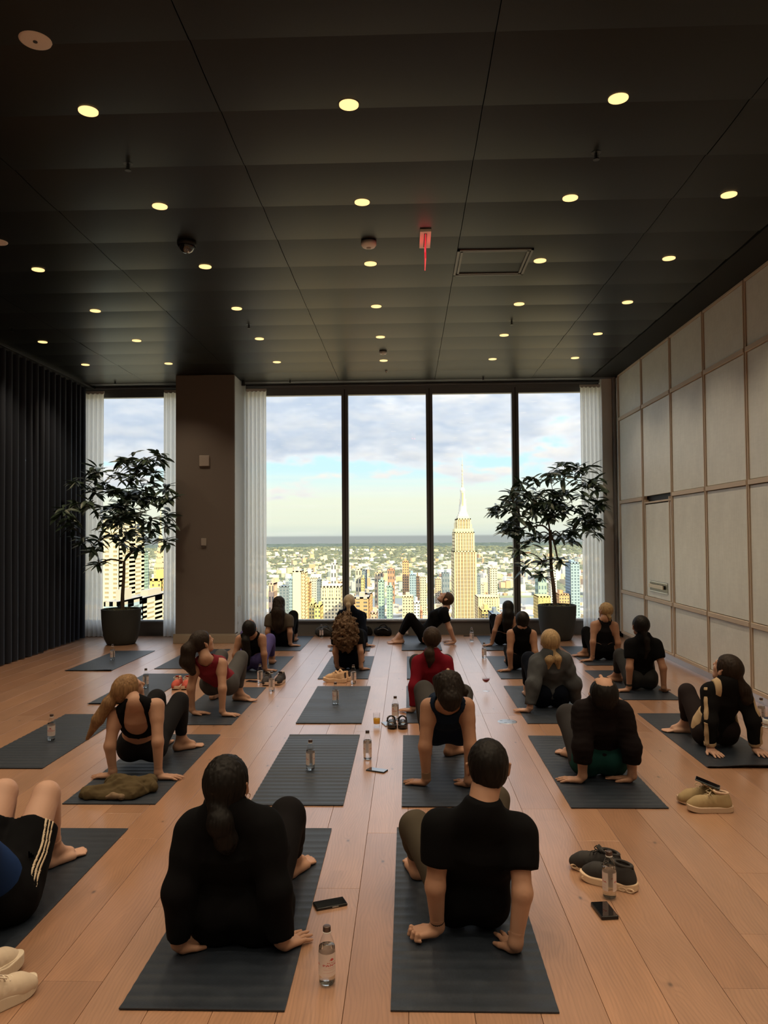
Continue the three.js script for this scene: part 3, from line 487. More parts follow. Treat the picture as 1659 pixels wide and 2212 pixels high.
  while (k < n - 300 && guard++ < 400000) {
    const z = -(1600 + 13500 * Math.pow(r(), 1.35)), x = z * (-0.27 + 0.74 * r()) * 1;
    if (z < -2360 && z > -3680) continue;
    const park = fbm((x + 20000) / 900, (z + 30000) / 900, 7, 3); if (park > 0.6 && r() < 0.8) continue;
    const near = z > -2400, dd = -z, tall = r() < (near ? 0.3 : dd < 6000 ? 0.035 : 0.012);
    const w = near ? 18 + 22 * r() : 9 + 16 * r() * (1 + dd / 9000), l = near ? 18 + 30 * r() : 14 + 34 * r() * (1 + dd / 9000), h = near ? (tall ? 40 + 50 * r() : 14 + 26 * r()) : tall ? 22 + 40 * r() : 7 + 9 * r();
    q.setFromAxisAngle(up, (Math.floor(r() * 2) * Math.PI / 2) + 0.25 * Math.floor(vnoise(x / 1500, z / 1500, 4) * 4));
    mtx.compose(new THREE.Vector3(x, GROUND, z), q, new THREE.Vector3(w, h, l)); low.setMatrixAt(k, mtx);
    const p = pal[Math.floor(r() * (near ? 7 : 8))], s = 0.75 + 0.4 * r(); low.setColorAt(k, c.setRGB(Math.min(0.9, p[0] * s), Math.min(0.9, p[1] * s), Math.min(0.88, p[2] * s))); k++;
  }
  for (let j = 0; j < 260 && k < n; j++) {
    const d = 1250 + 1050 * r(), u = -0.2 + 0.44 * r(), x = u * d; if (x > 60 && x < 190 && d < 1750) continue;
    const h = Math.max(30, (288 - 0.105 * d) * (0.55 + 0.5 * r())); q.identity(); mtx.compose(new THREE.Vector3(x, GROUND, -d), q, new THREE.Vector3(16 + 22 * r(), h, 20 + 20 * r())); low.setMatrixAt(k, mtx); const p = pal[Math.floor(r() * 8)], s = 0.7 + 0.4 * r(); low.setColorAt(k++, c.setRGB(Math.min(0.9, p[0] * s), Math.min(0.9, p[1] * s), Math.min(0.88, p[2] * s)));
  }
  low.count = k; low.name = 'low_rise_city'; shadows(low); scene.add(low); tag(low, 'countless low roofs and houses of the far boroughs', 'houses', null, 'stuff');
  const treeG = new THREE.IcosahedronGeometry(1, 0), nt = 13000, trees = new THREE.InstancedMesh(treeG, std([1, 1, 1], 1), nt + 5000); k = 0; guard = 0;
  while (k < nt && guard++ < 400000) {
    const z = -(3700 + 15000 * Math.pow(r(), 1.2)), x = z * (-0.27 + 0.74 * r()), park = fbm((x + 20000) / 900, (z + 30000) / 900, 7, 3); if (park < 0.53 && r() < 0.7) continue;
    const s = (6 + 9 * r()) * (1 + -z / 14000); mtx.compose(new THREE.Vector3(x, GROUND + s * 0.5, z), q, new THREE.Vector3(s * 1.6, s, s * 1.6)); trees.setMatrixAt(k, mtx);
    const g = 0.7 + 0.6 * r(); trees.setColorAt(k, c.setRGB(0.15 * g, 0.17 * g, 0.12 * g)); k++;
  }
  for (let j = 0; j < 5000 && k < nt + 5000; j++) { const z = -(12500 + 16000 * r()), x = z * (-0.27 + 0.74 * r()); q.identity(); mtx.compose(new THREE.Vector3(x, GROUND, z), q, new THREE.Vector3(90 + 160 * r(), 12 + 12 * r(), 120 + 200 * r())); trees.setMatrixAt(k, mtx); const g = 0.7 + 0.5 * r(); trees.setColorAt(k++, c.setRGB(0.085 * g, 0.12 * g, 0.105 * g)); }
  trees.count = k; trees.name = 'far_trees'; shadows(trees); scene.add(trees); tag(trees, 'dark green tree cover between the far roofs', 'trees', null, 'stuff');
}
// ---------- yoga mats: 0.61 x 1.73 m, thin, with rolled-memory ripples ----------
{
  const rub = [0, 1].map((i) => { const map = dataTex(128, 128, (u, v) => { const t = 200 + 36 * (vnoise(u * 64, v * 64, i) - 0.5) + 24 * (fbm(u * 4, v * 4, i + 2, 3) - 0.5); return [t, t, t]; }, true); map.repeat.set(2, 5); const bump = dataTex(64, 64, (u, v) => { const t = 128 + 100 * Math.sin(u * 6.283 * 16) * 0.5 + 60 * (vnoise(u * 64, v * 16, 4) - 0.5); return [t, t, t]; }, false); bump.repeat.set(8, 16); return phys([0.029 + i * 0.004, 0.040 + i * 0.005, 0.060 + i * 0.006], 0.46, { map, bumpMap: bump, bumpScale: 0.0006, specularIntensity: 1 }); });
  const W = 0.61, Ln = 1.73;
  function matGeo(amp, curlN, curlF, seed) {
    const nx = 10, nz = 200, g = new THREE.BoxGeometry(W, 0.005, Ln, amp > 0.0015 ? nx : 8, 1, amp > 0.0007 ? nz : 60), p = g.attributes.position;
    for (let i = 0; i < p.count; i++) {
      const z = p.getZ(i), x = p.getX(i), v = z / Ln + 0.5;                 // v = 1 at the near end
      let h = 1.4 * amp * Math.pow(0.5 + 0.5 * Math.sin(z * 84 + 5 * vnoise(v * 7, seed) + seed), 2) * (0.5 + vnoise(v * 9, x * 1.5, seed)) ;
      const en = Math.max(0, (z - (Ln / 2 - 0.06)) / 0.06), ef = Math.max(0, (-z - (Ln / 2 - 0.06)) / 0.06);
      h += curlN * en * en * (0.6 + 0.8 * vnoise(x * 4, seed)) + curlF * ef * ef * (0.6 + 0.8 * vnoise(x * 4, seed + 5));
      p.setY(i, p.getY(i) + h);
    }
    g.computeVertexNormals(); return g.translate(0, 0.0026, 0);
  }
  const list = [
    [-1.07, -2.82, 0.0012, 0.002, 0.002, 'charcoal mat under the person in loose black top'], [-0.075, -2.83, 0.0012, 0.002, 0.004, 'charcoal mat under the short-haired person in black t-shirt'],
    [-2.28, -2.81, 0.001, 0, 0, 'charcoal mat under the person in striped shorts'], [-2.255, -4.95, 0.0016, 0.002, 0.002, 'charcoal mat with the crumpled olive jacket on it'],
    [-3.36, -5.7, 0.0022, 0.003, 0.004, 'empty charcoal mat with one bottle beside the long-ponytail person'], [-3.34, -7.9, 0.001, 0.012, 0.002, 'empty charcoal mat with one bottle by the red trainers'],
    [-4.465, -9.85, 0.0006, 0.012, 0.001, 'empty blue-grey mat with one bottle in front of the potted tree by the curtain'], [-2.24, -7.03, 0.001, 0.001, 0.001, 'mat under the person in crimson tank'],
    [-3.34, -10.0, 0.0006, 0.002, 0.001, 'empty mat partly behind the crimson-tank person'], [-2.26, -9.28, 0.0008, 0.001, 0.001, 'mat under the person in purple leggings'],
    [-2.24, -11.55, 0.0006, 0.001, 0.001, 'mat under the person in taupe t-shirt'], [-1.1, -9.27, 0.0016, 0.002, 0.002, 'mat under the curly-haired person'],
    [-1.045, -7.08, 0.0034, 0.002, 0.003, 'empty rippled mat with one bottle in front of the peach trainers'], [-1.035, -4.94, 0.0032, 0.002, 0.004, 'empty rippled mat with one bottle, nearer of the middle pair'],
    [-0.05, -4.92, 0.0018, 0.002, 0.003, 'mat under the person in navy tank'], [-0.025, -7.1, 0.0012, 0.001, 0.001, 'mat under the person in red top'], [-0.02, -9.25, 0.0006, 0.003, 0.001, 'mat glimpsed beyond the person in red top'],
    [-0.1, -11.54, 0.0005, 0.008, 0.001, 'mat under the person seen in profile'], [-1.19, -11.5, 0.0005, 0.004, 0.001, 'mat under the navy long-sleeved person'], [1.165, -11.52, 0.0005, 0.006, 0.001, 'mat under the person in black crop top'],
    [1.11, -9.26, 0.0008, 0.002, 0.001, 'mat under the person in sleeveless top'], [1.085, -7.08, 0.0014, 0.002, 0.003, 'mat under the person in grey sweatshirt'], [1.02, -4.91, 0.0018, 0.002, 0.003, 'mat under the balding person'],
    [2.2, -5.75, 0.0006, 0.018, 0.001, 'mat with raised near edge under the track-jacket person'], [2.235, -8.09, 0.0006, 0.001, 0.001, 'mat under the person in charcoal leggings'], [2.35, -10.2, 0.0006, 0.004, 0.001, 'mat under the racerback person'],
    [-3.43, -3.5, 0.001, 0.001, 0.02, 'mat whose curled far corner shows behind the striped-shorts knee'],
  ];
  list.forEach(([x0, zn, amp, cn, cf, label], i) => {
    const t = thing('yoga_mat', label, 'yoga mat', [x0 + W / 2, 0, zn - Ln / 2], 0, 'yoga mats in rows');
    mesh('mat_sheet', matGeo(amp, cn, cf, i * 3.7 + 1), rub[i % 2], t);
  });
}
// ---------- figures: distance fields of tapered bones, meshed with surface nets ----------
const V = {
  add: (a, b) => [a[0] + b[0], a[1] + b[1], a[2] + b[2]], sub: (a, b) => [a[0] - b[0], a[1] - b[1], a[2] - b[2]], mul: (a, s) => [a[0] * s, a[1] * s, a[2] * s],
  dot: (a, b) => a[0] * b[0] + a[1] * b[1] + a[2] * b[2], cross: (a, b) => [a[1] * b[2] - a[2] * b[1], a[2] * b[0] - a[0] * b[2], a[0] * b[1] - a[1] * b[0]],
  len: (a) => Math.hypot(a[0], a[1], a[2]), norm: (a) => { const l = Math.hypot(a[0], a[1], a[2]) || 1; return [a[0] / l, a[1] / l, a[2] / l]; }, mix: (a, b, t) => [a[0] + (b[0] - a[0]) * t, a[1] + (b[1] - a[1]) * t, a[2] + (b[2] - a[2]) * t],
};
// primitives: { lo, hi, d(x, y, z) }
function cap(a, b, ra, rb, cut) {       // tapered capsule; cut = [t0, t1] trims it flat
  const ab = V.sub(b, a), L2 = V.dot(ab, ab) || 1e-9, L = Math.sqrt(L2), R = Math.max(ra, rb), t0 = cut ? cut[0] : -9, t1 = cut ? cut[1] : 9;
  return { lo: [0, 1, 2].map((i) => Math.min(a[i], b[i]) - R), hi: [0, 1, 2].map((i) => Math.max(a[i], b[i]) + R), d: (x, y, z) => {
    const px = x - a[0], py = y - a[1], pz = z - a[2], tt = (px * ab[0] + py * ab[1] + pz * ab[2]) / L2, t = tt < 0 ? 0 : tt > 1 ? 1 : tt;
    const dx = px - ab[0] * t, dy = py - ab[1] * t, dz = pz - ab[2] * t; let d = Math.sqrt(dx * dx + dy * dy + dz * dz) - (ra + (rb - ra) * t);
    if (tt > t1) d = Math.max(d, (tt - t1) * L); else if (t1 < 2) d = Math.max(d, (tt - t1) * L); if (t0 > -2) d = Math.max(d, (t0 - tt) * L); return d; } };
}
function ball(c, r) { return { lo: c.map((v) => v - r), hi: c.map((v) => v + r), d: (x, y, z) => Math.hypot(x - c[0], y - c[1], z - c[2]) - r }; }
function ellip(c, ax, rad) {            // ellipsoid with axes ax = [right, up, forward]
  const R = Math.max(...rad);
  return { lo: c.map((v) => v - R), hi: c.map((v) => v + R), d: (x, y, z) => { const p = [x - c[0], y - c[1], z - c[2]], a = V.dot(p, ax[0]) / rad[0], b = V.dot(p, ax[1]) / rad[1], e = V.dot(p, ax[2]) / rad[2], k0 = Math.sqrt(a * a + b * b + e * e), k1 = Math.sqrt((a / rad[0]) ** 2 + (b / rad[1]) ** 2 + (e / rad[2]) ** 2); return k1 < 1e-6 ? -Math.min(...rad) : k0 * (k0 - 1) / k1; } };
}
// torso: ellipses along a bent spine; st = [[t, halfWidth, halfDepth] ...]
function loft(spine, right, st, inf, t0 = -9, t1 = 9) {
  const n = 14, C = [], T = [], R = [], F = [], W = [], Dp = [], tA = st[0][0], tB = st[st.length - 1][0];
  for (let i = 0; i <= n; i++) {
    const t = tA + (tB - tA) * i / n; C.push(spine(t)); const tg = V.norm(V.sub(spine(t + 0.02), spine(t - 0.02))); T.push(tg);
    let r = right(t); r = V.norm(V.sub(r, V.mul(tg, V.dot(r, tg)))); R.push(r); F.push(V.cross(r, tg));
    let k = 0; while (k < st.length - 2 && st[k + 1][0] < t) k++; let u = clamp((t - st[k][0]) / (st[k + 1][0] - st[k][0]), 0, 1); u = u * u * (3 - 2 * u); W.push(lerp(st[k][1], st[k + 1][1], u) + inf); Dp.push(lerp(st[k][2], st[k + 1][2], u) + inf);
  }
  const RR = Math.max(...W, ...Dp), lo = [9, 9, 9], hi = [-9e9, -9e9, -9e9]; lo.fill(9e9); for (const c of C) for (let i = 0; i < 3; i++) { lo[i] = Math.min(lo[i], c[i] - RR); hi[i] = Math.max(hi[i], c[i] + RR); }
  return { lo, hi, d: (x, y, z) => {
    let best = 1e9, bi = 0, bt = 0, bu = 0;
    for (let i = 0; i < n; i++) { const a = C[i], b = C[i + 1], ux = b[0] - a[0], uy = b[1] - a[1], uz = b[2] - a[2], l2 = ux * ux + uy * uy + uz * uz, tt = ((x - a[0]) * ux + (y - a[1]) * uy + (z - a[2]) * uz) / l2, t = tt < 0 ? 0 : tt > 1 ? 1 : tt, dx = x - a[0] - ux * t, dy = y - a[1] - uy * t, dz = z - a[2] - uz * t, q = dx * dx + dy * dy + dz * dz; if (q < best) { best = q; bi = i; bt = t; bu = tt; } }
    const i = bi, t = bt, c = V.mix(C[i], C[i + 1], t), r = V.mix(R[i], R[i + 1], t), f = V.mix(F[i], F[i + 1], t), g = V.mix(T[i], T[i + 1], t), p = [x - c[0], y - c[1], z - c[2]], w = W[i] + (W[i + 1] - W[i]) * t, dd = Dp[i] + (Dp[i + 1] - Dp[i]) * t;
    const a = V.dot(p, r) / w, b = V.dot(p, f) / dd, k0 = Math.hypot(a, b), k1 = Math.hypot(a / w, b / dd); let d = k1 < 1e-6 ? -Math.min(w, dd) : k0 * (k0 - 1) / k1; const h = Math.abs(V.dot(p, g));
    if (h > 1e-3 && (bu <= 0 || bu >= 1)) d = d > 0 ? Math.hypot(d, h) : Math.max(d, h - 0.001);
    const tv = tA + (tB - tA) * (i + bu) / n, SL = V.len(V.sub(C[n], C[0])) / (tB - tA);
    if (t1 < 5) d = Math.max(d, (tv - t1) * SL); if (t0 > -5) d = Math.max(d, (t0 - tv) * SL); return d; } };
}
// prims: [prim, k] blended in order; post(d, x, y, z) may carve or wrinkle; returns an indexed BufferGeometry
function polygonise(prims, cell, post, color) {
  const lo = [9e9, 9e9, 9e9], hi = [-9e9, -9e9, -9e9], pad = 2.5 * cell + 0.012;
  for (const [p] of prims) for (let i = 0; i < 3; i++) { lo[i] = Math.min(lo[i], p.lo[i] - pad); hi[i] = Math.max(hi[i], p.hi[i] + pad); }
  const nx = Math.ceil((hi[0] - lo[0]) / cell) + 1, ny = Math.ceil((hi[1] - lo[1]) / cell) + 1, nz = Math.ceil((hi[2] - lo[2]) / cell) + 1, f = new Float32Array(nx * ny * nz).fill(0.2);
  for (const [p, k] of prims) {
    const m = Math.max(k, cell * 2) + 0.012, a = [0, 1, 2].map((i) => Math.max(0, Math.floor((p.lo[i] - m - lo[i]) / cell))), b = [nx, ny, nz].map((n, i) => Math.min(n - 1, Math.ceil((p.hi[i] + m - lo[i]) / cell)));
    for (let z = a[2]; z <= b[2]; z++) for (let y = a[1]; y <= b[1]; y++) for (let x = a[0], q = (z * ny + y) * nx + x; x <= b[0]; x++, q++) {
      const d = p.d(lo[0] + x * cell, lo[1] + y * cell, lo[2] + z * cell), v = f[q], h = k > 0 ? Math.max(k - Math.abs(v - d), 0) / k : 0; f[q] = Math.min(v, d) - h * h * k * 0.25; }
  }
  if (post) for (let z = 0, q = 0; z < nz; z++) for (let y = 0; y < ny; y++) for (let x = 0; x < nx; x++, q++) if (f[q] < 0.05) f[q] = post(f[q], lo[0] + x * cell, lo[1] + y * cell, lo[2] + z * cell);
  const id = new Int32Array(nx * ny * nz).fill(-1), pos = [], idx = [], sx = 1, sy = nx, sz = nx * ny, C = [0, sx, sy, sx + sy, sz, sx + sz, sy + sz, sx + sy + sz], E = [[0, 1], [2, 3], [4, 5], [6, 7], [0, 2], [1, 3], [4, 6], [5, 7], [0, 4], [1, 5], [2, 6], [3, 7]];
  for (let z = 0; z < nz - 1; z++) for (let y = 0; y < ny - 1; y++) for (let x = 0; x < nx - 1; x++) {
    const q = (z * ny + y) * nx + x; let neg = 0; for (let k = 0; k < 8; k++) if (f[q + C[k]] < 0) neg++; if (neg === 0 || neg === 8) continue;
    let cx = 0, cy = 0, cz = 0, n = 0; for (const [a, b] of E) { const va = f[q + C[a]], vb = f[q + C[b]]; if ((va < 0) === (vb < 0)) continue; const t = va / (va - vb); cx += (a & 1) + t * ((b & 1) - (a & 1)); cy += ((a >> 1) & 1) + t * (((b >> 1) & 1) - ((a >> 1) & 1)); cz += (a >> 2) + t * ((b >> 2) - (a >> 2)); n++; }
    id[q] = pos.length / 3; pos.push(lo[0] + (x + cx / n) * cell, lo[1] + (y + cy / n) * cell, lo[2] + (z + cz / n) * cell);
  }
  const quad = (a, b, c, d, flip) => { if (a < 0 || b < 0 || c < 0 || d < 0) return; if (flip) idx.push(a, c, b, a, d, c); else idx.push(a, b, c, a, c, d); };
  for (let z = 1; z < nz - 1; z++) for (let y = 1; y < ny - 1; y++) for (let x = 1; x < nx - 1; x++) {
    const q = (z * ny + y) * nx + x, s = f[q] < 0;
    if (s !== f[q + sx] < 0) quad(id[q - sy - sz], id[q - sz], id[q], id[q - sy], !s);
    if (s !== f[q + sy] < 0) quad(id[q - sx - sz], id[q - sx], id[q], id[q - sz], !s);
    if (s !== f[q + sz] < 0) quad(id[q - sx - sy], id[q - sy], id[q], id[q - sx], !s);
  }
  const g = new THREE.BufferGeometry(); g.setAttribute('position', new THREE.Float32BufferAttribute(pos, 3)); g.setIndex(idx);
  if (color) { const c = new Float32Array(pos.length); for (let i = 0; i < pos.length; i += 3) { const v = color(pos[i], pos[i + 1], pos[i + 2]); c[i] = v[0]; c[i + 1] = v[1]; c[i + 2] = v[2]; } g.setAttribute('color', new THREE.BufferAttribute(c, 3)); }
  g.computeVertexNormals(); return g;
}
function bend(a, b, l1, l2, pole) {     // two-bone joint
  const ab = V.sub(b, a), d = V.len(ab), n = V.mul(ab, 1 / d); let s = 1; if (d > (l1 + l2) * 0.998) s = d / ((l1 + l2) * 0.998); const u = l1 * s, w = l2 * s, x = (u * u - w * w + d * d) / (2 * d), h = Math.sqrt(Math.max(0, u * u - x * x)); let p = V.sub(pole, V.mul(n, V.dot(pole, n))); p = V.norm(p); return V.add(V.add(a, V.mul(n, x)), V.mul(p, h));
}
function dirOf(yaw, pitch) { return [Math.sin(yaw) * Math.cos(pitch), Math.sin(pitch), -Math.cos(yaw) * Math.cos(pitch)]; }
function handPrims(w, arm, fd, side, s, curl = 0) {
  // fd: horizontal finger direction; side +1 when the thumb lies to the left of the fingers seen from above
  const up = [0, 1, 0], f = V.norm([fd[0], 0, fd[2]]), l = V.mul(V.cross(up, f), side), y0 = w[1], P = (a, b, h) => [w[0] + (f[0] * a + l[0] * b) * s, Math.max(h, 0.0075) + (curl ? 0.012 : 0.0025), w[2] + (f[2] * a + l[2] * b) * s], out = [];
  const base = [w[0], y0 - 0.004, w[2]];
  out.push([cap(arm, w, 0.030 * s, 0.0265 * s), 0], [cap(w, P(0.02, 0.0, 0.03), 0.027 * s, 0.024 * s), 0.02]);
  const K = [[0.088, 0.029], [0.091, 0.009], [0.085, -0.011], [0.076, -0.029]], Ln = [0.074, 0.083, 0.076, 0.06], A = [0.16, 0.04, -0.1, -0.26];
  K.forEach(([a, b], i) => out.push([cap(P(0.015, b * 0.55, 0.026), P(a, b, 0.021), 0.0155 * s, 0.0125 * s), 0.014]));
  K.forEach(([a, b], i) => { const ca = Math.cos(A[i]), sa = Math.sin(A[i]), L = Ln[i], c = curl ? 0.5 : 1; const p0 = P(a, b, 0.021), p1 = P(a + ca * L * 0.45 * c, b + sa * L * 0.45, curl ? 0.03 : 0.0195), p2 = P(a + ca * L * (curl ? 0.3 : 0.76), b + sa * L * 0.76, curl ? 0.012 : 0.0125), p3 = P(a + ca * L * (curl ? 0.02 : 1), b + sa * L, 0.0085); out.push([cap(p0, p1, 0.0102 * s, 0.0092 * s), 0.004], [cap(p1, p2, 0.0092 * s, 0.0082 * s), 0.003], [cap(p2, p3, 0.0082 * s, 0.0068 * s), 0.003]); });
  const t0 = P(0.012, 0.02, 0.028), t1 = P(0.05, 0.052, 0.02), t2 = P(0.082, 0.064, 0.0105); out.push([cap(t0, t1, 0.0155 * s, 0.0115 * s), 0.014], [cap(t1, t2, 0.0115 * s, 0.0085 * s), 0.004]);
  return out;
}
function footPrims(a, shin, fd, side, s) {
  const f = V.norm([fd[0], 0, fd[2]]), l = V.mul(V.cross([0, 1, 0], f), side), P = (u, v, h) => [a[0] + (f[0] * u + l[0] * v) * s, h, a[2] + (f[2] * u + l[2] * v) * s], out = [];
  out.push([cap(shin, a, 0.042 * s, 0.036 * s), 0], [cap(a, P(-0.038, 0, 0.036), 0.036 * s, 0.032 * s), 0.03], [cap(P(-0.03, 0, 0.034), P(0.1, 0.012, 0.03), 0.031 * s, 0.026 * s), 0.03], [cap(a, P(0.09, 0.012, 0.04), 0.034 * s, 0.022 * s), 0.03], [cap(P(-0.02, -0.012, 0.03), P(0.09, -0.026, 0.022), 0.026 * s, 0.02 * s), 0.02]);
  [[0.03, 0.19, 0.0125], [0.01, 0.192, 0.0088], [-0.007, 0.184, 0.0082], [-0.022, 0.172, 0.0078], [-0.036, 0.157, 0.0074]].forEach(([v, e, r]) => out.push([cap(P(0.115, v * 0.85, 0.022), P(e, v, 0.0135), r * 1.15 * s, r * s), 0.008]));
  return out;
}
function headFrame(h) { const F = dirOf(h.yaw, h.pitch); let R = V.norm(V.cross(F, [0, 1, 0])); if (h.pitch > 1.45) R = [Math.cos(h.yaw), 0, Math.sin(h.yaw)]; let U = V.cross(R, F); if (h.roll) { const c = Math.cos(h.roll), s2 = Math.sin(h.roll), R2 = V.add(V.mul(R, c), V.mul(U, s2)); U = V.add(V.mul(U, c), V.mul(R, -s2)); R = R2; } return { R, U, F, at: (x, y, z) => [0, 1, 2].map((i) => h.c[i] + (R[i] * x + U[i] * y + F[i] * z) * h.s), ax: [R, U, F] }; }
function headPrims(h, neck, nr) {
  const H = headFrame(h), s = h.s, e = (x, y, z, a, b, c) => ellip(H.at(x, y, z), H.ax, [a * s, b * s, c * s]), out = [];
  out.push([cap(neck, H.at(0, -0.045, -0.022), nr, nr * 0.96), 0], [e(0, 0.02, -0.012, 0.078, 0.09, 0.096), 0.02], [e(0, -0.048, 0.036, 0.055, 0.066, 0.058), 0.035], [cap(H.at(-0.03, -0.085, 0.045), H.at(0.03, -0.085, 0.045), 0.02 * s, 0.02 * s), 0.03], [ball(H.at(0, -0.098, 0.07), 0.019 * s), 0.025], [cap(H.at(-0.04, 0.03, 0.066), H.at(0.04, 0.03, 0.066), 0.018 * s, 0.018 * s), 0.02]);
  out.push([cap(H.at(0, 0.018, 0.085), H.at(0, -0.02, 0.11), 0.009 * s, 0.0125 * s), 0.014], [cap(H.at(-0.012, -0.026, 0.094), H.at(0.012, -0.026, 0.094), 0.009 * s, 0.009 * s), 0.008], [e(0, -0.055, 0.089, 0.023, 0.006, 0.012), 0.006], [e(0, -0.066, 0.087, 0.02, 0.007, 0.012), 0.006]);
  for (const q of [-1, 1]) out.push([e(q * 0.036, -0.018, 0.062, 0.02, 0.02, 0.02), 0.025], [e(q * 0.031, 0.008, 0.074, 0.0135, 0.0115, 0.0135), 0.004], [e(q * 0.083, -0.01, -0.008, 0.0085, 0.031, 0.017), 0.008], [cap(H.at(q * 0.09, 0.016, -0.022), H.at(q * 0.085, -0.03, -0.004), 0.007 * s, 0.0065 * s), 0.006]);
  return { prims: out, H };
}
const skinMats = {}, SKIN = { fair: [0.52, 0.31, 0.225], mid: [0.43, 0.24, 0.16], tan: [0.36, 0.19, 0.12], deep: [0.27, 0.135, 0.085] };
const skinOf = (k) => skinMats[k] ??= phys(SKIN[k], 0.52, { specularIntensity: 0.6 });
const cloths = {};
const cloth = (c, rough = 0.9, sheen = 0) => cloths[c.join() + rough + sheen] ??= phys(c, rough, { side: THREE.DoubleSide, specularIntensity: 0.18, ...(sheen ? { sheen: 1, sheenRoughness: 0.5, sheenColor: new THREE.Color(sheen, sheen, sheen) } : {}) });

function makePerson(p, label) {
  const base = [(p.hL[0] + p.hR[0]) / 2, 0, (p.hL[2] + p.hR[2]) / 2], o = thing('person', label, 'person', base, 0, 'people in the yoga class'), put = (name, g, m, parent = o) => { g.translate(-base[0], -base[1], -base[2]); return mesh(name, g, m, parent); };
  const s = p.s ?? 1, gt = p.girth ?? 1, lg = p.limb ?? 1, male = p.male, near = p.near ?? 1, C = near === 2 ? 0.0085 : near === 1 ? 0.0115 : 0.0135;
  const S = V.mix(p.sL, p.sR, 0.5), Hm = V.mix(p.hL, p.hR, 0.5), rs = V.norm(V.sub(p.sR, p.sL)), rh = V.norm(V.sub(p.hR, p.hL)), up = V.norm(V.sub(S, Hm)), fwd = V.norm(V.cross(up, rs)); // fwd points out of the chest
  const L = V.len(V.sub(S, Hm)), ctrl = V.add(V.mix(Hm, S, 0.5), V.mul(fwd, (p.arch ?? 0.05) * s)), spine = (t) => { const u = 1 - t; return [0, 1, 2].map((i) => u * u * Hm[i] + 2 * u * t * ctrl[i] + t * t * S[i]); }, right = (t) => V.norm(V.mix(rh, rs, clamp(t, 0, 1)));
  const hwS = V.len(V.sub(p.sR, p.sL)) / 2;
  const tor = (male ? [[-0.14, 0.10, 0.075], [0, 0.15, 0.11], [0.15, 0.15, 0.112], [0.42, 0.138, 0.102], [0.68, 0.158, 0.115], [0.9, 0.16, 0.112], [1.03, 0.13, 0.08], [1.1, 0.07, 0.055]] : [[-0.14, 0.10, 0.075], [0, 0.162, 0.112], [0.15, 0.158, 0.112], [0.42, 0.122, 0.088], [0.68, 0.138, 0.1], [0.9, 0.142, 0.1], [1.03, 0.118, 0.072], [1.1, 0.065, 0.05]]).map(([t, a, b]) => [t, a * s * gt * (t < 0.25 ? (p.hipw ?? 1) : 1) * (t > 0.25 && t < 0.8 ? (p.waist ?? 1) : 1) * (t > 0.8 ? clamp(hwS / 0.16, 0.85, 1.2) : 1), b * s * gt]);
  const aL_ = Math.min(s, V.len(V.sub(p.wL, p.sL)) / 0.522), aR_ = Math.min(s, V.len(V.sub(p.wR, p.sR)) / 0.522);
  const eL = p.eL ?? bend(p.sL, p.wL, 0.285 * aL_, 0.25 * aL_, V.add(V.mul(rs, -0.35), [0, 0, 0.9])), eR = p.eR ?? bend(p.sR, p.wR, 0.285 * aR_, 0.25 * aR_, V.add(V.mul(rs, 0.35), [0, 0, 0.9]));
  const N = V.add(S, V.add(V.mul(up, 0.112 * s), V.mul(fwd, 0.0 * s))), back = V.mul(fwd, -1);
  const B = {};
  const side = (q, sh, e, w, h, k, a) => {
    const dl = V.mix(sh, e, 0.33);
    B['tr' + q] = [V.add(S, V.mul(up, 0.092 * s)), V.add(sh, V.mul(up, 0.0)), 0.046 * s, 0.043 * s * lg];
    B['dl' + q] = [sh, dl, 0.051 * s * lg, 0.046 * s * lg]; B['ua' + q] = [sh, e, 0.048 * s * lg, 0.0385 * s * lg]; B['fa' + q] = [e, w, 0.041 * s * lg, 0.0265 * s];
    B['th' + q] = [h, k, 0.092 * s * lg, 0.061 * s * lg]; B['sh' + q] = [k, a, 0.056 * s * lg, 0.036 * s]; B['cf' + q] = [V.mix(k, a, 0.18), V.mix(k, a, 0.5), 0.056 * s * lg, 0.045 * s * lg];
    B['gl' + q] = [V.add(h, V.mul(back, 0.03 * s)), V.add(V.add(h, V.mul(back, 0.045 * s)), V.mul(up, 0.05)), 0.098 * s * gt * (p.hipw ?? 1), 0.09 * s * gt * (p.hipw ?? 1)];
    B['ch' + q] = [V.add(V.add(spine(0.78), V.mul(rs, (q === 'L' ? -1 : 1) * 0.065 * s)), V.mul(fwd, 0.055 * s)), V.add(V.add(spine(0.74), V.mul(rs, (q === 'L' ? -1 : 1) * 0.07 * s)), V.mul(fwd, 0.075 * s)), male ? 0.055 * s : 0.062 * s, male ? 0.04 * s : 0.052 * s];
  };
  side('L', p.sL, eL, p.wL, p.hL, p.kL, p.aL); side('R', p.sR, eR, p.wR, p.hR, p.kR, p.aR);
  B.collar = [V.add(S, V.mul(up, 0.05 * s)), V.mix(N, p.head.c, 0.22), (male ? 0.06 : 0.05) * s, (male ? 0.059 : 0.049) * s];
  const bone = (n, inf = 0, cut) => { const b = B[n]; return cap(b[0], b[1], b[2] + inf, b[3] + inf, cut); };
  const floorCut = (m) => (d, x, y, z) => Math.max(d, m - y);
  // --- the body in one skin ---
  const parts = [], bp = [[loft(spine, right, tor, 0), 0.02]];
  for (const q of 'LR') bp.push([bone('tr' + q), 0.045], [bone('ch' + q), 0.04], [bone('dl' + q), 0.03], [bone('ua' + q), 0.025], [bone('fa' + q), 0.02], [bone('gl' + q), 0.03], [bone('th' + q), 0.035], [bone('sh' + q), 0.025], [bone('cf' + q), 0.02]);
  bp.push([cap(N, V.mix(N, p.head.c, 0.5), (male ? 0.06 : 0.05) * s, (male ? 0.057 : 0.048) * s), 0.03]);
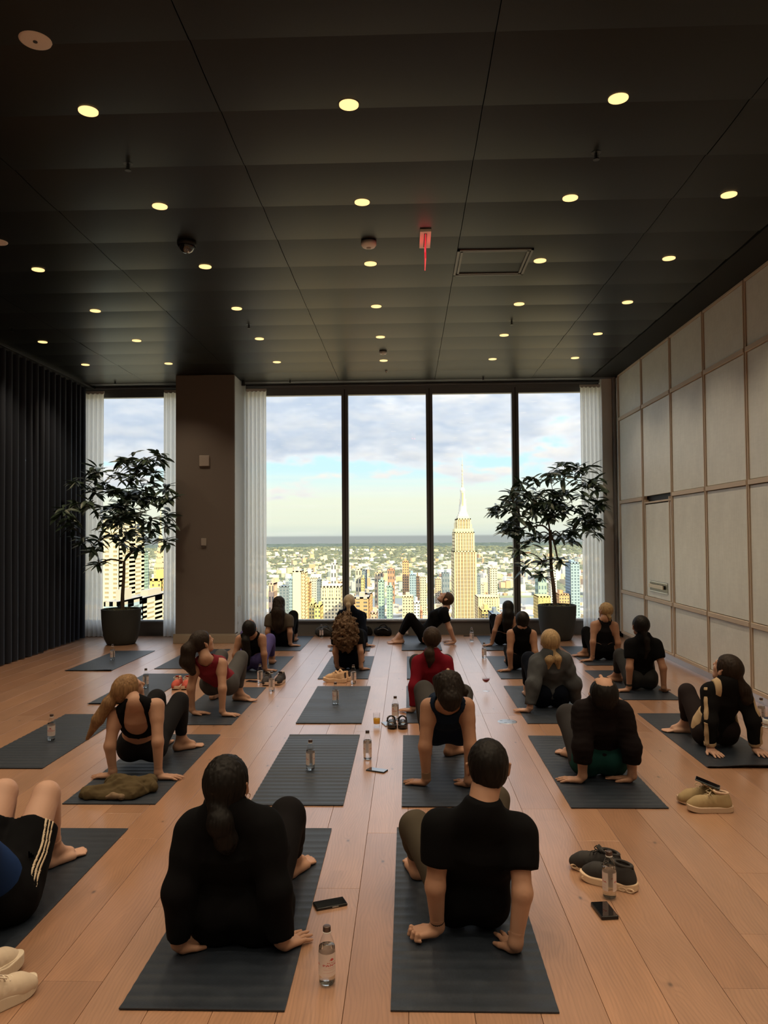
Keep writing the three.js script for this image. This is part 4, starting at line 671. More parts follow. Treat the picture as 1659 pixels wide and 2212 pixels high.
  parts.push(polygonise(bp, C, floorCut(0.0105)));
  const hcell = near === 2 ? 0.0042 : near === 1 ? 0.0052 : 0.0065;
  const { prims: hp, H } = headPrims(p.head, N, (male ? 0.058 : 0.049) * s);
  parts.push(polygonise(hp, hcell));
  if (!p.noHands) for (const [w, e, fd, sd, cu] of [[p.wL, eL, p.fL, -1, p.curlL], [p.wR, eR, p.fR, 1, p.curlR]]) parts.push(polygonise(handPrims(w, V.mix(w, e, 0.22), fd, sd, s, cu), near === 2 ? 0.0032 : near === 1 ? 0.004 : 0.005, floorCut(0.0095)));
  for (const [a, k, fd, sd] of [[p.aL, p.kL, p.tL, -1], [p.aR, p.kR, p.tR, 1]]) parts.push(polygonise(footPrims(a, V.mix(a, k, 0.18), fd, sd, s), near === 2 ? 0.0042 : 0.0056, floorCut(0.0095)));
  put('body', merge2(parts), skinOf(p.skin));
  // eyes and mouth where the face shows
  if (p.face) { const w = std([0.7, 0.66, 0.62], 0.3), dk = std([0.03, 0.02, 0.015], 0.3); for (const q of [-1, 1]) { const g = new THREE.SphereGeometry(0.0085 * p.head.s, 10, 8); g.translate(...H.at(q * 0.031, 0.008, 0.0815)); put('eye', g, dk); const b = tube([H.at(q * 0.018, 0.028, 0.09), H.at(q * 0.033, 0.033, 0.086), H.at(q * 0.048, 0.027, 0.072)], 0.0032 * p.head.s, 8, 5); put('eyebrow', b, dk); } const m = tube([H.at(-0.02, -0.0605, 0.096), H.at(0, -0.0595, 0.1015), H.at(0.02, -0.0605, 0.096)], 0.003, 8, 5); put('lips', m, std([0.3, 0.1, 0.09], 0.5)); }
  // --- clothes ---
  for (const c of p.wear) {
    const inf = c.inf ?? 0.007, pr = []; if (c.torso) pr.push([loft(spine, right, tor, inf * (c.tf ?? 1), c.torso[0], c.torso[1]), 0.02]);
    for (const b of c.bones ?? []) { const [n, t0, t1, extra] = Array.isArray(b) ? b : [b]; for (const q of n.length === 2 ? 'LR' : ['']) pr.push([bone(n + q, inf + (extra ?? 0), t0 === undefined ? undefined : [t0, t1]), n.startsWith('tr') ? 0.06 : n.startsWith('gl') || n.startsWith('ch') ? 0.04 : 0.035]); }
    const holes = (c.holes ?? []).map((h) => { const at = h.at === 'sL' ? p.sL : h.at === 'sR' ? p.sR : h.at === 'neck' ? N : h.at === 'back' ? V.add(spine(h.t), V.mul(back, 0.12)) : spine(h.t ?? 1); const off = [0, 1, 2].map((i) => at[i] + rs[i] * (h.x ?? 0) + up[i] * (h.y ?? 0) + fwd[i] * (h.z ?? 0)); return h.to ? cap(off, [0, 1, 2].map((i) => off[i] + up[i] * h.to), h.r, h.r2 ?? h.r) : ball(off, h.r); });
    const fa = c.fold ?? 0.002, ff = c.freq ?? 16, seed = c.seed ?? 3;
    const keep = c.keep && c.keep({ p, spine, S, Hm, rs, up, fwd, B, N });
    const g = polygonise(pr, C * (c.fine ?? 1), (d, x, y, z) => { if (d < 0.03 && d > -0.03) d += fa * 2 * (fbm(x * ff + seed, y * ff * 0.8, z * ff, 2) - 0.5); if (c.rib) d += c.rib * Math.sin(y * 150 + 5 * vnoise(x * 20, y * 8, z * 20)); for (const h of holes) d = Math.max(d, -h.d(x, y, z)); if (keep) d = Math.max(d, keep(x, y, z)); return Math.max(d, 0.0105 - y); });
    put(c.name, g, cloth(c.color, c.rough ?? 0.92, c.sheen ?? 0));
  }
  // --- hair ---
  const hr = p.hair, hc = hr.color, hs = p.head.s, add = (list, k = 0.02) => list.map((q) => [q, k]);
  const strand = (x, y, z) => { if (hr.curly) { const t = 0.6 + 0.8 * fbm(x * 55, y * 55, z * 55, 3); return [t, t, t]; } const t = 0.62 + 0.75 * vnoise(x * 230, y * 22, z * 230) * (0.6 + 0.8 * vnoise(x * 60, y * 10, z * 60)); return [t, t, t]; };
  if (hr.cap !== false) {
    const th = hr.thick ?? 0.012, capP = [[ellip(H.at(0, 0.022, -0.016), H.ax, [(0.078 + th) * hs, (0.09 + th) * hs, (0.097 + th) * hs]), 0]], n = V.norm([0, hr.line ?? -0.5, 0.86]), p0 = [0, 0.078, 0.078];
    if (hr.low) capP.push([ellip(H.at(0, -0.03, -0.045), H.ax, [0.066 * hs, (hr.low === true ? 0.066 : hr.low) * hs, 0.058 * hs]), 0.03]);
    for (const e of hr.extra ?? []) capP.push([e.b ? cap(H.at(...e.a), H.at(...e.b), e.r * hs, (e.r2 ?? e.r) * hs) : ball(H.at(...e.a), e.r * hs), e.k ?? 0.015]);
    if (hr.world) capP.push(...hr.world.flatMap((ch) => ch.slice(0, -1).map((q, i) => [cap(q.slice(0, 3), ch[i + 1].slice(0, 3), q[3], ch[i + 1][3]), 0.02])));
    const inv = (x, y, z) => { const q = [x - p.head.c[0], y - p.head.c[1], z - p.head.c[2]]; return [V.dot(q, H.R) / hs, V.dot(q, H.U) / hs, V.dot(q, H.F) / hs]; };
    const amp = hr.amp ?? 0.0022, curly = hr.curly;
    const g = polygonise(capP, hcell, (d, x, y, z) => {
      const [a, b, c] = inv(x, y, z);
      if (!hr.noFace && Math.hypot(a, b, c) < 0.16) { const cutF = ((b - p0[1]) * n[1] + (c - p0[2]) * n[2]) * hs; if (b > -0.16) d = Math.max(d, Math.min(cutF, 0.05)); if (!hr.low && !hr.world) d = Math.max(d, (-0.085 - b) * hs); if (hr.ear) d = Math.max(d, 0.034 * hs - Math.hypot(Math.abs(a) - 0.092, b + 0.014, c - 0.0)); }
      if (hr.bald) d = Math.max(d, hr.bald * hs - Math.hypot(a * 1.1, b - 0.095, c - 0.085));
      if (d < 0.05 && d > -0.05) d += curly ? curly * (fbm(x * 30, y * 28, z * 30, 5) - 0.5) * 2 : amp * 2 * (vnoise(x * 130, y * 14, z * 130) - 0.5); return d;
    }, strand);
    put('hair', g, phys(hc, hr.rough ?? 0.58, { vertexColors: true, specularIntensity: 0.35 }));
  }
  for (const t of p.trim ?? []) {       // bands, bracelets, rings
    const a = t.on === 'wL' ? [p.wL, eL] : t.on === 'wR' ? [p.wR, eR] : null;
    if (a) { const ax = V.norm(V.sub(a[1], a[0])), c = V.add(a[0], V.mul(ax, t.d ?? 0.02)); const g = new THREE.CylinderGeometry(t.r ?? 0.032, (t.r ?? 0.032) - 0.001, t.h ?? 0.03, 22, 1, false); g.applyQuaternion(new THREE.Quaternion().setFromUnitVectors(new THREE.Vector3(0, 1, 0), new THREE.Vector3(...ax))); g.translate(...c); put(t.name, g, t.metal ? std(t.color, 0.25, { metalness: 1 }) : std(t.color, 0.6)); }
    else if (t.ear) { const g = new THREE.TorusGeometry(0.011, 0.0016, 6, 18); g.rotateY(0.9); g.translate(...H.at(t.ear * 0.086, -0.052, -0.002)); put(t.name, g, std([0.7, 0.5, 0.3], 0.3, { metalness: 1 })); }
    else if (t.tie) { const g = new THREE.TorusGeometry(t.r, 0.007, 6, 16); g.applyQuaternion(new THREE.Quaternion().setFromUnitVectors(new THREE.Vector3(0, 0, 1), new THREE.Vector3(...V.norm(t.dir)))); g.translate(...t.tie); put(t.name, g, std(t.color, 0.7)); }
  }
  return { o, put, lo: (i, a, c) => loft(spine, right, tor, i, a, c), H, B, S, spine, rs, up, fwd, N, eL, eR, bone, C };
}
function merge2(list) { const L = list.map((g) => { const q = g.clone(); for (const k of Object.keys(q.attributes)) if (!['position', 'normal'].includes(k)) q.deleteAttribute(k); return q; }); return mergeGeometries(L, false); }
// joints in metres: shoulders, hips, knees, ankles, wrists, head centre
const JOINTS = {
  P1: { s: 1.05, sL: [-2.120, 0.560, -3.020], sR: [-1.740, 0.550, -3.000], hL: [-1.990, 0.120, -3.460], hR: [-1.810, 0.120, -3.480], kL: [-2.038, 0.454, -3.820], kR: [-1.830, 0.438, -3.840], aL: [-2.200, 0.090, -4.120], aR: [-1.880, 0.090, -4.030], wL: [-2.250, 0.056, -2.850], wR: [-1.900, 0.056, -3.000], hc: [-1.950, 0.790, -2.980], hs: 1.05 },
  P2: { s: 1.04, sL: [-0.903, 0.485, -3.246], sR: [-0.619, 0.502, -3.246], hL: [-0.828, 0.123, -3.366], hR: [-0.652, 0.123, -3.366], kL: [-0.898, 0.445, -3.667], kR: [-0.589, 0.383, -3.726], aL: [-0.888, 0.092, -3.875], aR: [-0.599, 0.092, -3.934], wL: [-0.959, 0.056, -3.182], wR: [-0.538, 0.056, -3.210], hc: [-0.770, 0.687, -3.246], hs: 1.02 },
  P3: { s: 1.04, sL: [0.132, 0.474, -3.308], sR: [0.459, 0.460, -3.308], hL: [0.201, 0.123, -3.458], hR: [0.339, 0.123, -3.458], kL: [0.025, 0.328, -3.728], kR: [0.409, 0.445, -3.760], aL: [0.035, 0.092, -3.936], aR: [0.399, 0.092, -3.968], wL: [0.115, 0.056, -3.330], wR: [0.431, 0.056, -3.206], hc: [0.340, 0.731, -3.348], hs: 1.02 },
  P4: { s: 1.00, sL: [-2.121, 0.444, -5.511], sR: [-1.823, 0.510, -5.511], hL: [-2.103, 0.163, -5.781], hR: [-1.933, 0.163, -5.781], kL: [-2.028, 0.437, -6.131], kR: [-1.835, 0.419, -6.111], aL: [-2.020, 0.088, -6.250], aR: [-1.845, 0.088, -6.200], wL: [-2.120, 0.056, -5.460], wR: [-1.786, 0.056, -5.442], hc: [-2.031, 0.624, -5.531], hs: 1.00 },
  P5: { s: 1.00, sL: [-2.068, 0.499, -7.433], sR: [-1.822, 0.494, -7.433], hL: [-1.983, 0.268, -7.703], hR: [-1.813, 0.268, -7.703], kL: [-1.960, 0.483, -7.993], kR: [-1.750, 0.468, -7.993], aL: [-2.070, 0.088, -8.130], aR: [-1.790, 0.088, -8.060], wL: [-2.099, 0.056, -7.401], wR: [-1.792, 0.056, -7.344], hc: [-2.001, 0.705, -7.403], hs: 1.02 },
  P6: { s: 1.00, sL: [-2.154, 0.418, -9.759], sR: [-1.868, 0.429, -9.759], hL: [-2.096, 0.118, -9.879], hR: [-1.926, 0.118, -9.879], kL: [-2.166, 0.428, -10.169], kR: [-1.843, 0.367, -10.179], aL: [-2.156, 0.088, -10.369], aR: [-1.853, 0.088, -10.379], wL: [-2.213, 0.056, -9.730], wR: [-1.827, 0.056, -9.727], hc: [-2.016, 0.579, -9.699], hs: 0.98 },
  P7: { s: 1.05, sL: [-2.168, 0.441, -11.980], sR: [-1.876, 0.425, -11.980], hL: [-2.112, 0.124, -12.100], hR: [-1.933, 0.124, -12.100], kL: [-2.182, 0.449, -12.405], kR: [-1.863, 0.449, -12.405], aL: [-2.172, 0.092, -12.615], aR: [-1.873, 0.092, -12.615], wL: [-2.186, 0.056, -11.953], wR: [-1.843, 0.056, -11.947], hc: [-2.025, 0.674, -12.000], hs: 1.00 },
  P8: { s: 0.95, sL: [-0.918, 0.464, -9.880], sR: [-0.649, 0.463, -9.880], hL: [-0.864, 0.112, -10.000], hR: [-0.702, 0.112, -10.000], kL: [-0.934, 0.407, -10.276], kR: [-0.632, 0.407, -10.276], aL: [-0.924, 0.084, -10.466], aR: [-0.642, 0.084, -10.466], wL: [-0.921, 0.056, -9.885], wR: [-0.606, 0.056, -9.815], hc: [-0.800, 0.617, -9.840], hs: 0.98 },
  P9: { s: 1.02, sL: [-1.039, 0.502, -11.981], sR: [-0.756, 0.493, -11.981], hL: [-0.984, 0.120, -12.081], hR: [-0.810, 0.120, -12.081], kL: [-1.054, 0.437, -12.376], kR: [-0.740, 0.437, -12.376], aL: [-1.044, 0.090, -12.580], aR: [-0.750, 0.090, -12.580], wL: [-1.117, 0.056, -11.935], wR: [-0.662, 0.056, -11.926], hc: [-0.916, 0.698, -12.001], hs: 1.00 },
  P10: { s: 1.00, sL: [0.561, 0.511, -12.150], sR: [0.554, 0.494, -12.470], hL: [0.259, 0.126, -12.200], hR: [0.263, 0.103, -12.380], kL: [0.048, 0.428, -12.190], kR: [0.027, 0.413, -12.400], aL: [-0.131, 0.114, -12.300], aR: [-0.148, 0.105, -12.430], wL: [0.735, 0.056, -12.204], wR: [0.729, 0.056, -12.468], hc: [0.608, 0.717, -12.310], hs: 1.00 },
  P11: { s: 1.00, sL: [0.104, 0.480, -7.577], sR: [0.368, 0.479, -7.577], hL: [0.151, 0.118, -7.687], hR: [0.321, 0.118, -7.687], kL: [0.081, 0.428, -7.977], kR: [0.391, 0.428, -7.977], aL: [0.091, 0.088, -8.177], aR: [0.381, 0.088, -8.177], wL: [0.045, 0.056, -7.498], wR: [0.418, 0.056, -7.576], hc: [0.234, 0.716, -7.577], hs: 1.00 },
  P12: { s: 1.02, sL: [0.142, 0.538, -5.351], sR: [0.395, 0.544, -5.351], hL: [0.193, 0.344, -5.641], hR: [0.367, 0.344, -5.641], kL: [0.120, 0.525, -5.981], kR: [0.419, 0.500, -5.961], aL: [0.140, 0.090, -6.050], aR: [0.335, 0.090, -6.070], wL: [0.117, 0.056, -5.319], wR: [0.403, 0.056, -5.283], hc: [0.275, 0.702, -5.291], hs: 1.02 },
  P13: { s: 1.00, sL: [1.298, 0.459, -7.688], sR: [1.541, 0.468, -7.688], hL: [1.334, 0.118, -7.788], hR: [1.504, 0.118, -7.788], kL: [1.264, 0.428, -8.078], kR: [1.574, 0.428, -8.078], aL: [1.274, 0.088, -8.278], aR: [1.564, 0.088, -8.278], wL: [1.174, 0.056, -7.498], wR: [1.686, 0.056, -7.778], hc: [1.413, 0.669, -7.698], hs: 1.02 },
  P14: { s: 1.06, sL: [1.227, 0.490, -5.424], sR: [1.484, 0.480, -5.424], hL: [1.265, 0.125, -5.594], hR: [1.445, 0.125, -5.594], kL: [1.203, 0.361, -5.874], kR: [1.515, 0.454, -5.901], aL: [1.270, 0.093, -5.980], aR: [1.505, 0.093, -6.113], wL: [1.201, 0.056, -5.388], wR: [1.545, 0.056, -5.400], hc: [1.345, 0.639, -5.364], hs: 1.05 },
  P15: { s: 0.98, sL: [2.400, 0.470, -6.190], sR: [2.636, 0.474, -6.190], hL: [2.417, 0.116, -6.390], hR: [2.583, 0.116, -6.390], kL: [2.357, 0.392, -6.590], kR: [2.653, 0.419, -6.675], aL: [2.400, 0.086, -6.760], aR: [2.643, 0.086, -6.871], wL: [2.370, 0.056, -6.149], wR: [2.720, 0.056, -6.151], hc: [2.531, 0.649, -6.190], hs: 1.03 },
  P16: { s: 0.98, sL: [2.447, 0.510, -8.514], sR: [2.714, 0.509, -8.514], hL: [2.497, 0.116, -8.644], hR: [2.663, 0.116, -8.644], kL: [2.427, 0.348, -8.894], kR: [2.733, 0.419, -8.928], aL: [2.440, 0.086, -9.080], aR: [2.723, 0.086, -9.124], wL: [2.407, 0.056, -8.477], wR: [2.774, 0.056, -8.451], hc: [2.560, 0.716, -8.534], hs: 1.00 },
  P17: { s: 1.00, sL: [2.547, 0.486, -10.571], sR: [2.816, 0.478, -10.571], hL: [2.597, 0.118, -10.681], hR: [2.767, 0.118, -10.681], kL: [2.510, 0.364, -10.881], kR: [2.837, 0.428, -10.971], aL: [2.500, 0.088, -10.900], aR: [2.827, 0.088, -11.171], wL: [2.495, 0.056, -10.495], wR: [2.851, 0.056, -10.567], hc: [2.703, 0.682, -10.581], hs: 0.98 },
  P18: { s: 0.98, sL: [1.304, 0.477, -9.771], sR: [1.573, 0.470, -9.771], hL: [1.355, 0.116, -9.931], hR: [1.522, 0.116, -9.931], kL: [1.333, 0.223, -10.191], kR: [1.592, 0.419, -10.215], aL: [1.343, 0.086, -10.387], aR: [1.582, 0.086, -10.411], wL: [1.287, 0.056, -9.732], wR: [1.583, 0.056, -9.730], hc: [1.447, 0.648, -9.771], hs: 0.96 },
  P19: { s: 0.92, sL: [1.419, 0.439, -12.008], sR: [1.627, 0.424, -12.008], hL: [1.445, 0.109, -12.138], hR: [1.601, 0.109, -12.138], kL: [1.375, 0.394, -12.404], kR: [1.671, 0.394, -12.404], aL: [1.385, 0.081, -12.588], aR: [1.661, 0.081, -12.588], wL: [1.304, 0.056, -11.991], wR: [1.647, 0.056, -11.984], hc: [1.557, 0.593, -12.008], hs: 0.94 },
};
// ---------- the class ----------
{
  const BLK = [0.0042, 0.0042, 0.005], NAVY = [0.0045, 0.0065, 0.013], CHAR = [0.032, 0.032, 0.034];
  const tee = (color, o = {}) => ({ name: 't_shirt', torso: [0.0, 1.06], bones: ['tr', 'ch', 'dl', ['collar', -9, 1, -0.003], ['ua', -9, 0.6, 0.006]], inf: 0.013, fold: 0.005, freq: 11, holes: [], color, ...o });
  const long = (color, o = {}) => ({ name: 'long_sleeve_top', torso: [-0.02, 1.06], bones: ['tr', 'ch', 'dl', ['collar', -9, 1, -0.003], 'ua', ['fa', -9, 0.93]], inf: 0.012, fold: 0.004, freq: 12, holes: [], color, ...o });
  const leg = (color, o = {}) => ({ name: 'leggings', torso: [-9, 0.26], bones: ['gl', 'th', ['sh', -9, 0.84], 'cf'], inf: 0.006, fold: 0.0014, color, ...o });
  const tank = (color, o = {}) => ({ name: 'tank_top', torso: [0.06, 1.1], bones: ['ch', ['tr', -9, 0.7]], inf: 0.008, fold: 0.002, holes: [{ at: 'sL', r: 0.078, x: -0.02 }, { at: 'sR', r: 0.078, x: 0.02 }, { at: 'neck', r: 0.09, y: -0.02, z: -0.02 }], color, ...o });
  const L = [-0.8, 0, -0.55], Rr = [0.8, 0, -0.55], fw = [0, 0, -1];
  const ch = (c, pts) => pts.map(([x, y, z, r]) => [c[0] + x, Math.max(0.03, c[1] + y), c[2] + z, r]);
  const who = (k, o, label) => { const j = JOINTS[k], { hc, hs, ...rest } = j; const hair = { ...o.hair }; if (hair.tail) { hair.world = hair.tail.map((t) => ch(hc, t)); } return makePerson({ ...rest, tL: fw, tR: fw, fL: L, fR: Rr, skin: 'mid', ...o, hair, head: { c: hc, s: hs, yaw: o.yaw ?? 0, pitch: o.pitch ?? 0.2, roll: o.roll ?? 0 } }, label); };
  const dark = [0.0065, 0.005, 0.0045], brown = [0.020, 0.012, 0.008], blond = [0.32, 0.215, 0.11], honey = [0.22, 0.125, 0.06];

  const p1 = who('P1', { near: 2, male: true, skin: 'fair', limb: 1.02, pitch: 0.2, fL: [-0.6, 0, 0.6], fR: [-0.2, 0, -1], tL: [0.1, 0, -1], tR: [0.5, 0, -0.85], hair: { color: dark, thick: 0.008, ear: true }, wear: [{ ...tee([0.012, 0.035, 0.12]), inf: 0.018 }, { name: 'shorts', torso: [-9, 0.2], bones: ['gl', ['th', -9, 0.66, 0.012]], inf: 0.016, fold: 0.006, color: BLK }] }, 'barefoot person in blue shirt and black striped shorts at the front corner');
  {
    // three pale stripes down the outside of the shorts and a small badge
    const b = p1.B.thR, ax = V.norm(V.sub(b[1], b[0])), out = V.norm(V.sub([0.85, 0.25, 0.3], V.mul(ax, V.dot([0.85, 0.25, 0.3], ax)))), tn = V.cross(ax, out), shorts = p1.o.children.find((c) => c.name === 'shorts');
    const g = (off) => { const arm = cap(b[0], b[1], b[2] + 0.0315, b[3] + 0.0315, [-0.35, 0.655]); return polygonise([[arm, 0]], 0.0065, (d, x, y, z) => { const q = [x - b[0][0], y - b[0][1], z - b[0][2]], u = V.dot(q, tn) + 0.006 * Math.sin(V.dot(q, ax) * 26), w = V.dot(q, out); return Math.max(d, Math.abs(u - off) - 0.0055, 0.02 - w, -(d + 0.012), 0.01 - y); }); };
    for (const off of [-0.026, -0.007, 0.012]) { const m = p1.put('stripe', g(off), cloth([0.62, 0.5, 0.36])); shorts.add(m); }
    const c = V.add(V.add(V.mix(b[0], b[1], 0.22), V.mul(out, b[2] * 0.8 + 0.036)), V.mul(tn, -0.058)), bars = []; [[0, 0.012], [0.011, 0.02], [0.022, 0.028]].forEach(([u, h]) => bars.push(new THREE.BoxGeometry(0.007, h, 0.003).translate(u - 0.011, h / 2, 0)));
    const bg = merge(bars); bg.rotateZ(-0.5); bg.applyMatrix4(new THREE.Matrix4().makeBasis(new THREE.Vector3(...tn).negate(), new THREE.Vector3(...ax), new THREE.Vector3(...out))); bg.translate(...c); shorts.add(p1.put('badge', bg, cloth([0.66, 0.55, 0.42])));
  }
  who('P2', { near: 2, skin: 'mid', girth: 1.2, waist: 1.25, limb: 1.08, yaw: 0.12, pitch: 0.22, fL: [0.45, 0, -0.85], fR: [0.55, 0, -0.8], tR: [0.4, 0, -0.9], hair: { color: dark, low: true, amp: 0.0035, thick: 0.014, tail: [[[-0.02, -0.055, 0.09, 0.042], [0.0, -0.12, 0.125, 0.05], [0.02, -0.2, 0.1, 0.045], [0.03, -0.26, 0.07, 0.02]]] }, wear: [{ ...long(BLK), torso: [-9, 1.06], bones: ['tr', 'ch', 'dl', 'gl', ['collar', -9, 1, -0.01], 'ua', ['fa', -9, 0.93]], inf: 0.024, fold: 0.011, freq: 9 }, { ...leg([0.009, 0.008, 0.009]), name: 'loose_trousers', inf: 0.014, fold: 0.006, freq: 9 }], trim: [{ name: 'hoop_earring', ear: 1 }] }, 'person with low dark ponytail in loose black long-sleeved top, seated at the front');
  who('P3', { near: 2, male: true, skin: 'mid', girth: 1.0, hipw: 0.8, waist: 1.04, limb: 1.0, yaw: 0.0, pitch: 0.02, curlL: true, fL: [-0.85, 0, 0.1], fR: [-0.15, 0, -1], tL: [-0.2, 0, -1], hair: { color: dark, thick: 0.008, ear: true, low: 0.05, amp: 0.003 }, wear: [{ ...tee(BLK), inf: 0.021, fold: 0.008, freq: 9, torso: [-9, 1.1], bones: ['tr', 'ch', 'dl', 'gl', ['collar', -9, 1, -0.011], ['ua', -9, 0.6, 0.006]], holes: [] }, { ...leg([0.07, 0.058, 0.043]), name: 'trousers', inf: 0.008, fold: 0.004 }], trim: [{ name: 'watch', on: 'wL', r: 0.031, h: 0.026, d: 0.02, color: [0.02, 0.012, 0.01] }] }, 'short-haired person in black t-shirt and olive trousers, back to us at the front');
  who('P4', { near: 2, skin: 'mid', yaw: 0.85, pitch: 0.42, roll: -0.25, arch: 0.02, fL: [-0.95, 0, -0.2], fR: [0.98, 0, -0.15], tR: [0.75, 0, -0.6], hair: { color: honey, thick: 0.014, low: false, tail: [[[-0.06, 0.02, 0.05, 0.03], [-0.12, -0.08, 0.07, 0.045], [-0.2, -0.2, 0.07, 0.042], [-0.285, -0.34, 0.05, 0.012]]] }, wear: [{ ...tank(BLK), name: 'sports_bra', torso: [0.46, 1.1], holes: [{ at: 'sL', r: 0.074, x: -0.018 }, { at: 'sR', r: 0.074, x: 0.018 }, { at: 'spine', t: 0.8, z: -0.1, to: 0.3, r: 0.082 }] }, { ...leg([0.014, 0.014, 0.016]), torso: [-9, 0.3] }], trim: [{ name: 'hair_tie', tie: [JOINTS.P4.hc[0] - 0.075, JOINTS.P4.hc[1] + 0.005, JOINTS.P4.hc[2] + 0.055], dir: [-0.7, -0.6, 0.2], r: 0.03, color: [0.02, 0.02, 0.02] }] }, 'person with long honey-blonde ponytail in black sports bra lifting hips beside an olive jacket');
  who('P5', { near: 1, skin: 'mid', girth: 1.06, yaw: 0.8, pitch: 0.35, arch: 0.0, fL: [0.85, 0, -0.3], fR: [0.98, 0, -0.1], tL: [0.2, 0, -1], tR: [0.9, 0, 0.25], hair: { color: brown, thick: 0.014, tail: [[[-0.05, 0.03, 0.06, 0.045], [-0.11, -0.06, 0.09, 0.07], [-0.12, -0.17, 0.1, 0.07], [-0.07, -0.27, 0.09, 0.035]]] }, wear: [{ ...tank([0.19, 0.022, 0.034]), torso: [0.0, 1.1], inf: 0.011, holes: [{ at: 'sL', r: 0.07, x: -0.025 }, { at: 'sR', r: 0.07, x: 0.025 }, { at: 'neck', r: 0.08, y: -0.01 }] }, leg([0.075, 0.073, 0.075])] }, 'person in crimson tank top and grey leggings, hips lifted, thick dark ponytail');
  who('P6', { near: 1, skin: 'tan', pitch: 1.2, arch: 0.06, hair: { color: dark, thick: 0.012, low: true, tail: [[[-0.03, -0.08, 0.06, 0.04], [-0.03, -0.16, 0.09, 0.05], [-0.02, -0.32, 0.07, 0.05], [-0.02, -0.46, 0.03, 0.03]]] }, face: true, wear: [tank(BLK), leg([0.085, 0.07, 0.21])] }, 'person in black tank and purple leggings with head tipped fully back');
  who('P7', { near: 0, skin: 'mid', girth: 1.15, pitch: 0.45, hair: { color: brown, thick: 0.016, low: true, amp: 0.006, tail: [[[0, 0.03, 0.04, 0.09], [0, -0.13, 0.1, 0.105], [0, -0.3, 0.11, 0.09], [0, -0.42, 0.09, 0.05]]] }, wear: [{ ...tee([0.085, 0.07, 0.055]), inf: 0.018 }, { ...leg(BLK), inf: 0.014 }] }, 'person in taupe t-shirt with long wavy hair nearest the pillar-side window');
  who('P8', { near: 1, skin: 'mid', pitch: 0.55, hair: { color: [0.11, 0.066, 0.038], thick: 0.02, low: true, curly: 0.06, rough: 0.7, tail: [[[0, 0.05, 0.0, 0.09], [0, -0.05, 0.06, 0.13], [0, -0.19, 0.08, 0.13], [0, -0.25, 0.07, 0.11]], [[-0.05, 0.0, 0.03, 0.09], [-0.085, -0.2, 0.06, 0.085]], [[0.05, 0.0, 0.03, 0.09], [0.085, -0.19, 0.06, 0.085]]] }, fR: [0.6, 0, -0.8], fL: [0.5, 0, -0.85], wear: [{ ...tee(BLK), inf: 0.016 }, { ...leg(NAVY), inf: 0.012 }] }, 'person in black t-shirt with a big head of brown curls');
  who('P9', { near: 0, skin: 'fair', pitch: 0.25, yaw: 0.1, hair: { color: [0.42, 0.33, 0.22], thick: 0.013, tail: [[[0, 0.05, 0.09, 0.028], [-0.01, -0.04, 0.135, 0.034], [-0.005, -0.12, 0.13, 0.026], [0, -0.19, 0.11, 0.01]]] }, wear: [long(NAVY), leg(BLK)] }, 'person with high pale-blonde ponytail in navy long sleeves beneath the first mullion');
  who('P10', { near: 1, skin: 'fair', face: true, yaw: -Math.PI / 2, pitch: 0.95, arch: 0.05, fL: [-1, 0, 0.1], fR: [-1, 0, 0.05], tL: [-1, 0, 0.1], tR: [-1, 0, 0.05], hair: { color: [0.06, 0.034, 0.02], thick: 0.014, low: true, ear: true, line: -0.35 }, wear: [{ ...tee(BLK), inf: 0.014, bones: ['tr', 'ch', 'dl', ['ua', -9, 0.6, 0.006]], holes: [{ at: 'neck', r: 0.1, y: -0.01, z: 0.02 }] }, leg(BLK)] }, 'person seen in profile in black t-shirt and leggings, face turned up');
  who('P11', { near: 1, skin: 'fair', pitch: 0.32, hair: { color: [0.028, 0.016, 0.01], thick: 0.013, tail: [[[-0.02, -0.09, 0.075, 0.035], [-0.03, -0.13, 0.11, 0.048], [-0.02, -0.19, 0.1, 0.04], [-0.03, -0.26, 0.08, 0.015]]] }, wear: [{ ...long([0.17, 0.009, 0.019]), inf: 0.014, fold: 0.005 }, leg(CHAR)] }, 'person in red long-sleeved top with dark knotted hair');
  who('P12', { near: 2, skin: 'tan', limb: 1.1, girth: 1.05, pitch: 1.12, arch: 0.0, fL: [-0.88, 0, -0.45], fR: [-0.3, 0, -0.95], tR: [0.75, 0, -0.6], hair: { color: [0.013, 0.009, 0.007], thick: 0.016, low: true, amp: 0.004, tail: [[[0.0, 0.02, 0.03, 0.09], [0.005, -0.07, 0.09, 0.078], [0.01, -0.11, 0.09, 0.05]], [[-0.05, 0.03, 0.0, 0.06], [-0.06, -0.04, 0.03, 0.03]], [[0.04, 0.0, 0.04, 0.06], [0.105, -0.035, 0.05, 0.024], [0.115, -0.06, 0.05, 0.008]]] }, wear: [{ ...tank([0.008, 0.015, 0.032]), torso: [-9, 1.1], bones: ['ch', 'gl', ['tr', -9, 0.7]], inf: 0.013 }, leg([0.045, 0.042, 0.042])], trim: [{ name: 'wristband', on: 'wL', r: 0.033, h: 0.055, d: 0.025, color: [0.22, 0.13, 0.075] }] }, 'person in navy tank top arching backwards with dark bob and tan wristband');
